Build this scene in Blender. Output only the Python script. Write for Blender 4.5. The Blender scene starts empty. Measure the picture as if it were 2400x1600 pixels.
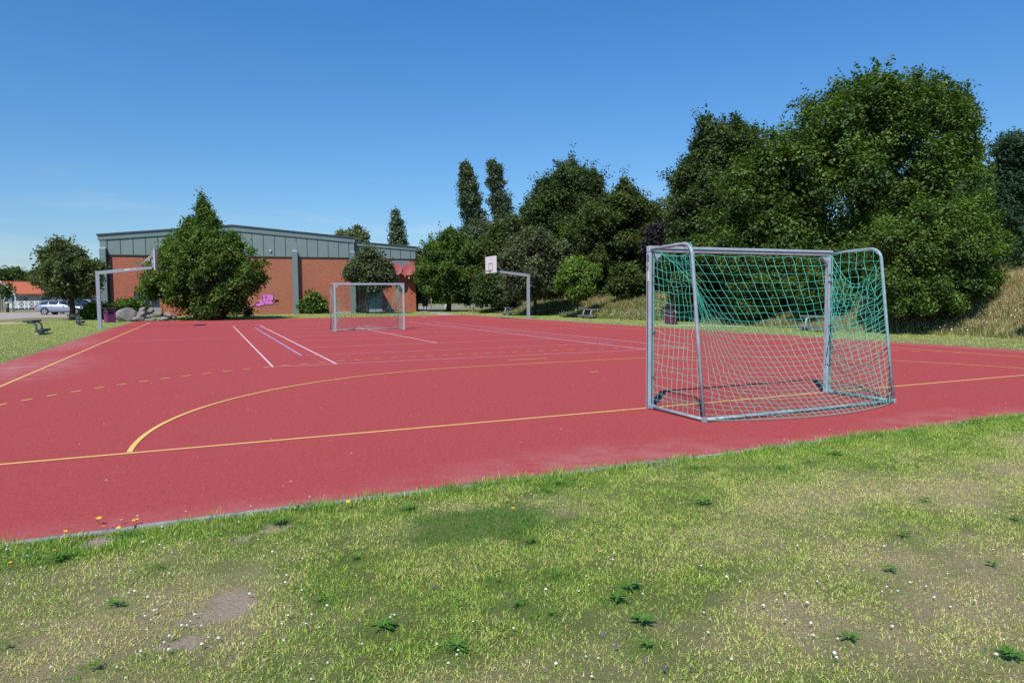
import bpy, bmesh, math, random
import numpy as np
from mathutils import Vector, Matrix
rng = np.random.default_rng(7); random.seed(7)
SC = bpy.context.scene; COL = SC.collection
R = math.radians
# ------------------------------------------------------------------ helpers
def tag(o, label=None, cat=None, group=None, kind=None):
    if label: o['label'] = label
    if cat: o['category'] = cat
    if group: o['group'] = group
    if kind: o['kind'] = kind
    return o
def thing(name, label, cat, loc=(0, 0, 0), rz=0, group=None, kind=None):
    o = bpy.data.objects.new(name, None); COL.objects.link(o)
    o.location = loc; o.rotation_euler = (0, 0, rz); o.empty_display_size = .2
    return tag(o, label, cat, group, kind)
def npmesh(name, V, F, m, parent=None, attrs=None, smooth=False, npoly=None):
    """V (n,3) ; F (k,c) constant-size faces"""
    V = np.asarray(V, np.float32); F = np.asarray(F, np.int32)
    me = bpy.data.meshes.new(name)
    me.vertices.add(len(V)); me.vertices.foreach_set('co', V.ravel())
    k, c = F.shape
    me.loops.add(k*c); me.loops.foreach_set('vertex_index', F.ravel())
    me.polygons.add(k)
    me.polygons.foreach_set('loop_start', np.arange(0, k*c, c, dtype=np.int32))
    me.polygons.foreach_set('loop_total', np.full(k, c, np.int32))
    if smooth: me.polygons.foreach_set('use_smooth', np.ones(k, bool))
    for an, av in (attrs or {}).items():
        a = me.attributes.new(an, 'FLOAT', 'POINT'); a.data.foreach_set('value', np.asarray(av, np.float32))
    me.update(calc_edges=True)
    if m: me.materials.append(m)
    o = bpy.data.objects.new(name, me); COL.objects.link(o)
    if parent: o.parent = parent
    return o
class MB:
    def __init__(s): s.v = []; s.f = []; s.sm = []
    def poly(s, pts, faces, smooth=False):
        b = len(s.v); s.v += [tuple(p) for p in pts]
        for f in faces: s.f.append([b+i for i in f]); s.sm.append(smooth)
        return s
    def box(s, c, d, rot=None):
        x, y, z = [q/2 for q in d]
        P = [Vector((i*x, j*y, k*z)) for k in (-1, 1) for j in (-1, 1) for i in (-1, 1)]
        if rot is not None: P = [rot @ p for p in P]
        P = [p+Vector(c) for p in P]
        return s.poly(P, [(0, 2, 3, 1), (4, 5, 7, 6), (0, 1, 5, 4), (2, 6, 7, 3), (0, 4, 6, 2), (1, 3, 7, 5)])
    def bar(s, a, b, w, h=None, up=(0, 0, 1)):
        a = Vector(a); b = Vector(b); h = h or w; d = (b-a); L = d.length; d.normalize()
        u = Vector(up)
        if abs(d.dot(u)) > .99: u = Vector((0, 1, 0))
        x = d.cross(u).normalized(); z = x.cross(d).normalized()
        M = Matrix((x, d, z)).transposed()
        return s.box((a+b)/2, (w, L, h), M)
    def tube(s, path, r, n=8, caps=True):
        P = [Vector(p) for p in path]; rr = r if hasattr(r, '__len__') else [r]*len(P)
        b = len(s.v); up = None
        for i, p in enumerate(P):
            t = (P[min(i+1, len(P)-1)]-P[max(i-1, 0)]).normalized()
            if up is None:
                up = Vector((0, 0, 1)) if abs(t.z) < .9 else Vector((1, 0, 0))
            x = t.cross(up).normalized(); up = x.cross(t).normalized()
            for k in range(n):
                a = 2*math.pi*k/n; s.v.append(tuple(p+(x*math.cos(a)+up*math.sin(a))*rr[i]))
        for i in range(len(P)-1):
            for k in range(n):
                k2 = (k+1) % n
                s.f.append([b+i*n+k, b+i*n+k2, b+(i+1)*n+k2, b+(i+1)*n+k]); s.sm.append(n > 4)
        if caps:
            s.f.append([b+k for k in range(n)][::-1]); s.sm.append(False)
            e = b+(len(P)-1)*n; s.f.append([e+k for k in range(n)]); s.sm.append(False)
        return s
    def prism(s, pts, a, b, axis='y'):
        """polygon pts (2D) extruded from a to b along axis"""
        n = len(pts)
        def m(p, q): return {'y': (p[0], q, p[1]), 'x': (q, p[0], p[1]), 'z': (p[0], p[1], q)}[axis]
        V = [m(p, a) for p in pts]+[m(p, b) for p in pts]
        F = [list(range(n))[::-1], list(range(n, 2*n))]+[[i, (i+1) % n, n+(i+1) % n, n+i] for i in range(n)]
        return s.poly(V, F)
    def build(s, name, m, parent=None, bevel=0, loc=None):
        me = bpy.data.meshes.new(name); me.from_pydata(s.v, [], s.f); me.update()
        me.polygons.foreach_set('use_smooth', s.sm)
        bm = bmesh.new(); bm.from_mesh(me); bmesh.ops.recalc_face_normals(bm, faces=bm.faces); bm.to_mesh(me); bm.free()
        if m: me.materials.append(m)
        o = bpy.data.objects.new(name, me); COL.objects.link(o)
        if parent: o.parent = parent
        if loc: o.location = loc
        if bevel:
            q = o.modifiers.new('b', 'BEVEL'); q.width = bevel; q.segments = 2; q.limit_method = 'ANGLE'
        return o
def pieces(mb, name, m, parent, bevel=0):
    """every separate primitive of mb as a part of its own"""
    n = len(mb.v); lab = list(range(n))
    def find(i):
        while lab[i] != i: lab[i] = lab[lab[i]]; i = lab[i]
        return i
    for f in mb.f:
        for q in f[1:]: lab[find(q)] = find(f[0])
    groups = {}
    for f, s in zip(mb.f, mb.sm): groups.setdefault(find(f[0]), []).append((f, s))
    out = []
    for fs in groups.values():
        idx = sorted({i for f, _ in fs for i in f}); mp_ = {i: k for k, i in enumerate(idx)}; q = MB()
        q.v = [mb.v[i] for i in idx]; q.f = [[mp_[i] for i in f] for f, _ in fs]; q.sm = [s for _, s in fs]
        out.append(q.build(name, m, parent, bevel))
    return out
def kids(o): return [c for c in bpy.data.objects if c.parent == o]
def copy_tree(o, parent=None, **tags):
    c = o.copy(); COL.objects.link(c); c.parent = parent
    for ch in kids(o): copy_tree(ch, c)
    if tags: tag(c, **tags)
    return c
# ------------------------------------------------------------------ materials
def nmat(name):
    m = bpy.data.materials.new(name); m.use_nodes = True; nt = m.node_tree
    b = nt.nodes['Principled BSDF']; return m, nt, b
def N(nt, t, **k):
    n = nt.nodes.new(t)
    for a, v in k.items():
        if a in n.inputs: n.inputs[a].default_value = v
        else: setattr(n, a, v)
    return n
def ramp(nt, fac, stops):
    r = N(nt, 'ShaderNodeValToRGB'); e = r.color_ramp.elements
    while len(e) < len(stops): e.new(.5)
    for i, (p, c) in enumerate(stops):
        e[i].position = p; e[i].color = (c, c, c, 1) if not hasattr(c, '__len__') else (*c, 1)
    nt.links.new(fac, r.inputs[0]); return r.outputs[0]
def mix(nt, fac, a, b, mode='MIX'):
    n = N(nt, 'ShaderNodeMix', data_type='RGBA', blend_type=mode)
    for s, v in ((0, fac), (6, a), (7, b)):
        if hasattr(v, 'links') or hasattr(v, 'node'): nt.links.new(v, n.inputs[s])
        else: n.inputs[s].default_value = v if s == 0 else (*v, 1)
    return n.outputs[2]
def noise(nt, scale, detail=4, rough=.6, coord='Object', vec=None):
    n = N(nt, 'ShaderNodeTexNoise', Scale=scale, Detail=detail, Roughness=rough)
    if vec is None:
        t = N(nt, 'ShaderNodeTexCoord'); vec = t.outputs[coord]
    nt.links.new(vec, n.inputs['Vector']); return n.outputs['Fac']
def bump(nt, b, h, strength=.3, dist=.01):
    n = N(nt, 'ShaderNodeBump', Strength=strength, Distance=dist)
    nt.links.new(h, n.inputs['Height']); nt.links.new(n.outputs[0], b.inputs['Normal'])
def mat(name, c, rough=.6, metal=0, var=.12, scale=6, c2=None, bmp=.1, bd=.004, spec=.5, s2=None):
    m, nt, b = nmat(name)
    f = noise(nt, scale, 5, .65)
    c2 = c2 or tuple(q*(1-var*2) for q in c)
    col = mix(nt, ramp(nt, f, [(.3, 0.), (.7, 1.)]), c2, c)
    if s2:
        f2 = noise(nt, s2[0], 3, .6)
        col = mix(nt, ramp(nt, f2, [(s2[1], 0.), (s2[1]+.12, 1.)]), col, s2[2])
    nt.links.new(col, b.inputs['Base Color'])
    b.inputs['Roughness'].default_value = rough; b.inputs['Metallic'].default_value = metal
    b.inputs['Specular IOR Level'].default_value = spec
    if bmp: bump(nt, b, noise(nt, scale*6, 4), bmp, bd)
    return m
M = {}
M['alu'] = mat('brushed aluminium paint', (.40, .435, .50), .5, .1, .12, 9, bmp=.05)
M['galv'] = mat('galvanised steel', (.35, .40, .44), .55, .12, .2, 14, bmp=.08)
M['white_metal'] = mat('white coated metal', (.72, .72, .74), .4, 0, .06, 5)
M['dark_rope'] = mat('black cord', (.02, .025, .025), .8)
M['net'] = mat('green polyester net', (.07, .50, .37), .65, 0, .10, 3, bmp=0)
M['sticker'] = mat('white sticker', (.8, .8, .78), .5)
M['sticker_green'] = mat('pale green sticker', (.62, .72, .55), .5)
M['red_print'] = mat('red print', (.6, .12, .08), .5)
M['board'] = mat('white board laminate', (.80, .78, .75), .45, 0, .06, 3)
M['black'] = mat('black paint', (.02, .02, .022), .6)
M['dark_metal'] = mat('dark steel', (.06, .065, .07), .5, .3)
M['wood_dark'] = mat('weathered dark plank', (.075, .075, .078), .85, 0, .25, 12, bmp=.4)
M['wood_grey'] = mat('grey weathered plank', (.20, .185, .19), .85, 0, .2, 10, bmp=.4)
M['purple'] = mat('purple coated metal', (.17, .025, .12), .5, 0, .15, 6)
M['maroon'] = mat('maroon coated metal', (.13, .018, .05), .5, 0, .15, 6)
M['panel'] = mat('green grey cladding', (.185, .245, .225), .5, 0, .06, 1.2, bmp=.03)
M['fascia'] = mat('green grey fascia metal', (.165, .225, .215), .45, 0, .06, 1.0, bmp=.03)
M['roof_edge'] = mat('dark roof trim', (.055, .075, .08), .6)
M['joint'] = mat('dark joint strip', (.03, .045, .045), .7)
M['roof_felt'] = mat('grey roof felt', (.12, .12, .12), .9)
M['door_grey'] = mat('blue grey door metal', (.30, .36, .38), .45)
M['door_dark'] = mat('dark recess shade and frame', (.03, .05, .055), .7)
M['louver'] = mat('grey aluminium louvre', (.42, .43, .46), .45, .2)
M['dish'] = mat('matt red dish', (.34, .075, .075), .8, 0, .1, 4)
M['concrete'] = mat('pale concrete', (.42, .41, .38), .9, 0, .15, 3, bmp=.3, bd=.01)
M['kerb'] = mat('weathered kerb concrete', (.34, .33, .30), .95, 0, .25, 7, bmp=.5, bd=.01)
M['rock'] = mat('granite boulder', (.25, .235, .21), .95, 0, .3, 3, c2=(.17, .155, .15), bmp=.8, bd=.05)
M['rock_brown'] = mat('brown boulder', (.30, .26, .22), .95, 0, .3, 3, c2=(.13, .12, .10), bmp=.8, bd=.05)
M['bark'] = mat('tree bark', (.085, .065, .05), .95, 0, .35, 9, bmp=.8, bd=.03)
M['bark_pale'] = mat('pale tree bark', (.22, .19, .15), .95, 0, .35, 9, bmp=.8, bd=.03)
M['glass'] = mat('dark car glass', (.03, .04, .05), .08, 0, .1, 2, bmp=0, spec=.8)
M['window_dark'] = mat('house window pane', (.05, .06, .07), .15, 0, .1, 1, bmp=0)
M['blind'] = mat('white window blind', (.62, .72, .75), .7)
M['tyre'] = mat('rubber tyre', (.02, .02, .02), .9)
M['rim'] = mat('alloy wheel', (.5, .5, .52), .35, .6)
M['carsilver'] = mat('silver blue car paint', (.33, .36, .44), .28, .5, .03, 2, bmp=0)
M['cardark'] = mat('dark blue car paint', (.02, .03, .06), .22, .2, .03, 2, bmp=0)
M['carwhite'] = mat('white car paint', (.74, .74, .75), .25, 0, .03, 2, bmp=0)
M['red_lamp'] = mat('red lamp glass', (.5, .03, .02), .2, 0, .05, 3, bmp=0)
M['lamp_glass'] = mat('clear lamp glass', (.7, .7, .72), .15, 0, .05, 3, bmp=0)
M['house_white'] = mat('white timber cladding', (.72, .72, .70), .6, 0, .06, 2)
M['house_grey'] = mat('grey timber wall', (.42, .41, .39), .8, 0, .15, 2)
M['pink'] = mat('pink spray paint', (.62, .13, .50), .7, 0, .12, 5, c2=(.70, .20, .55))
M['black_spray'] = mat('black spray paint', (.025, .012, .02), .8)
M['stone_white'] = mat('white pebble', (.62, .60, .56), .9)
M['tape'] = mat('striped barrier tape', (.7, .7, .7), .6, 0, .1, 6, s2=(9, .5, (.02, .02, .02)))
M['petal_white'] = mat('white petals', (.80, .80, .76), .7, 0, .06, 40, bmp=0)
M['petal_yellow'] = mat('yellow petals', (.80, .50, .02), .7, 0, .06, 40, bmp=0)
M['petal_purple'] = mat('purple petals', (.22, .10, .42), .7, 0, .06, 40, bmp=0)
M['stem'] = mat('green stem', (.08, .14, .03), .8, 0, .1, 20, bmp=0)
# roof tiles
m, nt, b = nmat('orange roof tiles'); M['tile'] = m
tc = N(nt, 'ShaderNodeTexCoord'); wv = N(nt, 'ShaderNodeTexWave', Scale=1.1, Distortion=.3, bands_direction='Y'); nt.links.new(tc.outputs['Object'], wv.inputs['Vector'])
nt.links.new(mix(nt, ramp(nt, wv.outputs['Fac'], [(.1, 0.), (.5, 1.)]), (.30, .07, .03), mix(nt, noise(nt, 1.5), (.50, .13, .055), (.62, .18, .08))), b.inputs['Base Color'])
b.inputs['Roughness'].default_value = .8; bump(nt, b, wv.outputs['Fac'], .6, .05)
# brick
m, nt, b = nmat('red brick'); M['brick'] = m
tc = N(nt, 'ShaderNodeTexCoord'); mp = N(nt, 'ShaderNodeMapping'); mp.inputs['Rotation'].default_value = (math.pi/2, 0, 0)
nt.links.new(tc.outputs['Object'], mp.inputs['Vector'])
bt = N(nt, 'ShaderNodeTexBrick', Scale=1.0, offset=.5); bt.inputs['Brick Width'].default_value = .25; bt.inputs['Row Height'].default_value = .083
bt.inputs['Mortar Size'].default_value = .010; bt.inputs['Color1'].default_value = (.52, .125, .058, 1); bt.inputs['Color2'].default_value = (.34, .078, .045, 1)
bt.inputs['Mortar'].default_value = (.30, .22, .17, 1); bt.inputs['Bias'].default_value = -.1
nt.links.new(mp.outputs[0], bt.inputs['Vector'])
big = noise(nt, .35, 4, .6); fine = noise(nt, 14, 3, .7)
c = mix(nt, ramp(nt, big, [(.35, 0.), (.7, 1.)]), bt.outputs['Color'], (1.25, 1.1, .95), 'MULTIPLY')
c = mix(nt, ramp(nt, fine, [(.3, .6), (.75, 0.)]), c, (.22, .06, .035))
st = noise(nt, .12, 3, .5)
c = mix(nt, ramp(nt, st, [(.5, 0.), (.8, .5)]), c, (.32, .15, .08))
nt.links.new(c, b.inputs['Base Color']); b.inputs['Roughness'].default_value = .9; bump(nt, b, bt.outputs['Fac'], .4, -.01)
# court surface
m, nt, b = nmat('red rubber court'); M['court'] = m
tc = N(nt, 'ShaderNodeTexCoord'); O = tc.outputs['Object']
f1 = noise(nt, 85, 4, .85, vec=O); f2 = noise(nt, .35, 5, .6, vec=O); f3 = noise(nt, 3.5, 5, .7, vec=O); f5 = noise(nt, 26, 5, .85, vec=O)
c = mix(nt, ramp(nt, f1, [(.3, 0.), (.7, 1.)]), (.245, .033, .032), (.61, .102, .095))
c = mix(nt, ramp(nt, f5, [(.44, .0), (.60, .65)]), c, (.26, .037, .038))
c = mix(nt, ramp(nt, f2, [(.4, 0.), (.75, .30)]), c, (.36, .060, .068))
c = mix(nt, ramp(nt, f3, [(.5, 0.), (.8, .10)]), c, (.58, .14, .14))
c = mix(nt, ramp(nt, noise(nt, .9, 6, .7, vec=O), [(.56, 0.), (.8, .30)]), c, (.24, .045, .05))
sp = N(nt, 'ShaderNodeTexVoronoi', Scale=3.2); nt.links.new(O, sp.inputs['Vector'])
c = mix(nt, ramp(nt, sp.outputs['Distance'], [(.025, .75), (.04, 0.)]), c, (.75, .70, .62))
sp2 = N(nt, 'ShaderNodeTexVoronoi', Scale=14.0); nt.links.new(O, sp2.inputs['Vector'])
c = mix(nt, ramp(nt, sp2.outputs['Distance'], [(.04, .5), (.07, 0.)]), c, (.62, .33, .30))
at = N(nt, 'ShaderNodeAttribute', attribute_name='sand')
dm = N(nt, 'ShaderNodeMath', operation='MULTIPLY'); nt.links.new(at.outputs['Fac'], dm.inputs[0]); nt.links.new(ramp(nt, noise(nt, 2.2, 7, .7, vec=O), [(.38, 0.), (.65, 1.)]), dm.inputs[1])
c = mix(nt, dm.outputs[0], c, (.50, .33, .29))
nt.links.new(c, b.inputs['Base Color']); b.inputs['Roughness'].default_value = .95; b.inputs['Specular IOR Level'].default_value = .2
b.inputs['Sheen Weight'].default_value = .0; b.inputs['Sheen Roughness'].default_value = .6; b.inputs['Sheen Tint'].default_value = (1, .62, .62, 1)
bump(nt, b, f1, .8, .006)
def paint(name, c, wear=.35):
    m, nt, b = nmat(name); tc = N(nt, 'ShaderNodeTexCoord'); O = tc.outputs['Object']
    col = mix(nt, ramp(nt, noise(nt, 120, 3, .8, vec=O), [(.35, wear), (.62, 0.)]), c, (.42, .09, .10))
    col = mix(nt, ramp(nt, noise(nt, 1.3, 4, .6, vec=O), [(.5, 0.), (.8, wear)]), col, (.45, .12, .12))
    nt.links.new(col, b.inputs['Base Color']); b.inputs['Roughness'].default_value = .9; return m
M['yellow'] = paint('yellow court paint', (.80, .50, .14), .2); M['white_line'] = paint('white court paint', (.80, .60, .60), .35)
M['white_thin'] = paint('worn white court paint', (.74, .46, .45), .4); M['blue_line'] = paint('blue court paint', (.42, .36, .60), .4)
# lawn
m, nt, b = nmat('mown lawn'); M['lawn'] = m
tc = N(nt, 'ShaderNodeTexCoord'); O = tc.outputs['Object']
dry = N(nt, 'ShaderNodeAttribute', attribute_name='dry').outputs['Fac']; bare = N(nt, 'ShaderNodeAttribute', attribute_name='bare').outputs['Fac']
a1 = noise(nt, 55, 5, .85, vec=O); a2 = noise(nt, 2.5, 5, .65, vec=O); a3 = noise(nt, .25, 4, .6, vec=O); a4 = noise(nt, 9, 5, .75, vec=O)
g_ = mix(nt, ramp(nt, a1, [(.3, 0.), (.7, 1.)]), (.075, .10, .022), (.30, .36, .085))
g_ = mix(nt, ramp(nt, a4, [(.42, 0.), (.72, .7)]), g_, (.22, .22, .09))
g_ = mix(nt, N(nt, 'ShaderNodeAttribute', attribute_name='near').outputs['Fac'], g_, (.24, .28, .07))
fn = noise(nt, 210, 3, .8, vec=O); g_ = mix(nt, ramp(nt, fn, [(.42, .75), (.58, 0.)]), g_, (.05, .055, .02))
g_ = mix(nt, ramp(nt, a3, [(.35, 0.), (.7, .5)]), g_, (.24, .25, .10))
s_ = mix(nt, ramp(nt, a1, [(.3, 0.), (.7, 1.)]), (.34, .27, .14), (.68, .56, .32)); s_ = mix(nt, ramp(nt, fn, [(.42, .6), (.58, 0.)]), s_, (.14, .11, .06))
ad = N(nt, 'ShaderNodeMath', operation='ADD', use_clamp=True); nt.links.new(dry, ad.inputs[0])
mu = N(nt, 'ShaderNodeMath', operation='MULTIPLY_ADD'); nt.links.new(a2, mu.inputs[0]); mu.inputs[1].default_value = 1.2; mu.inputs[2].default_value = -.6; nt.links.new(mu.outputs[0], ad.inputs[1])
c = mix(nt, ad.outputs[0], g_, s_)
sand = mix(nt, ramp(nt, a1, [(.3, 0.), (.7, 1.)]), (.30, .215, .145), (.66, .53, .39))
bb = N(nt, 'ShaderNodeMath', operation='MULTIPLY_ADD', use_clamp=True); nt.links.new(a4, bb.inputs[0]); bb.inputs[1].default_value = 2.6
b2 = N(nt, 'ShaderNodeMath', operation='MULTIPLY_ADD'); nt.links.new(bare, b2.inputs[0]); b2.inputs[1].default_value = 2.4; b2.inputs[2].default_value = -2.1; nt.links.new(b2.outputs[0], bb.inputs[2])
c = mix(nt, bb.outputs[0], c, sand)
nt.links.new(c, b.inputs['Base Color']); b.inputs['Roughness'].default_value = 1; b.inputs['Specular IOR Level'].default_value = .1
bump(nt, b, a1, .9, .03)
M['gravel'] = mat('pale gravel', (.42, .36, .31), 1, 0, .15, 25, bmp=.5, bd=.01, spec=.1)
M['asphalt'] = mat('grey path', (.30, .29, .28), 1, 0, .12, 20, bmp=.3, bd=.01, spec=.1)
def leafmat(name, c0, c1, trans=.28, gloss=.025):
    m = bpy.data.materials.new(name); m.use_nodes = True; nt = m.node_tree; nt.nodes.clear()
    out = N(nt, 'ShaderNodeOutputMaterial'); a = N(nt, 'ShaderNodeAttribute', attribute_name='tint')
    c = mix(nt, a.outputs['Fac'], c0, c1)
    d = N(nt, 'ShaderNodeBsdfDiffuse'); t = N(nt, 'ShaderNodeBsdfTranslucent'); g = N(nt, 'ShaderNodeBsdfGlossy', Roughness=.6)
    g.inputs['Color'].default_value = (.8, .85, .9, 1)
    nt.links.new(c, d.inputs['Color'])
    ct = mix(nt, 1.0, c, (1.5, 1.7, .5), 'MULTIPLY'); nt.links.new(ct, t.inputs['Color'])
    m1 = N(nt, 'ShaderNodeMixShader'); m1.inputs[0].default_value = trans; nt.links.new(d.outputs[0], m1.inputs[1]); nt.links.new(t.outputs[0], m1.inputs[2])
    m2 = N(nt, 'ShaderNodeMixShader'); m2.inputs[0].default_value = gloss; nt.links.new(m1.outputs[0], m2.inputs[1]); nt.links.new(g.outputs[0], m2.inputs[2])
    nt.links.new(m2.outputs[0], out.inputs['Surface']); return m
L_ = {}
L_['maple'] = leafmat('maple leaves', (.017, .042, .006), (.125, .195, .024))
L_['dark'] = leafmat('dark leaves', (.016, .036, .008), (.092, .138, .030))
L_['green'] = leafmat('bright shrub leaves', (.022, .055, .006), (.140, .215, .026))
L_['blue'] = leafmat('blue green leaves', (.018, .045, .022), (.06, .11, .05))
L_['olive'] = leafmat('olive leaves', (.022, .040, .006), (.110, .145, .024))
L_['grey'] = leafmat('grey green leaves', (.032, .044, .016), (.145, .172, .072))
L_['lime'] = leafmat('lime leaves', (.045, .10, .010), (.19, .28, .035))
L_['round'] = leafmat('dull green leaves', (.030, .046, .012), (.15, .185, .055))
L_['purple'] = leafmat('purple leaves', (.018, .016, .018), (.060, .048, .055))
L_['poplar'] = leafmat('poplar leaves', (.030, .055, .022), (.12, .16, .07), gloss=.05)
L_['pale'] = leafmat('pale leaves', (.08, .10, .04), (.22, .25, .11))
M['blades'] = leafmat('grass blades', (.07, .12, .018), (.48, .40, .23), .2, .02)
M['meadow'] = leafmat('meadow grass', (.07, .12, .018), (.48, .40, .23), .2, .01)
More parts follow.
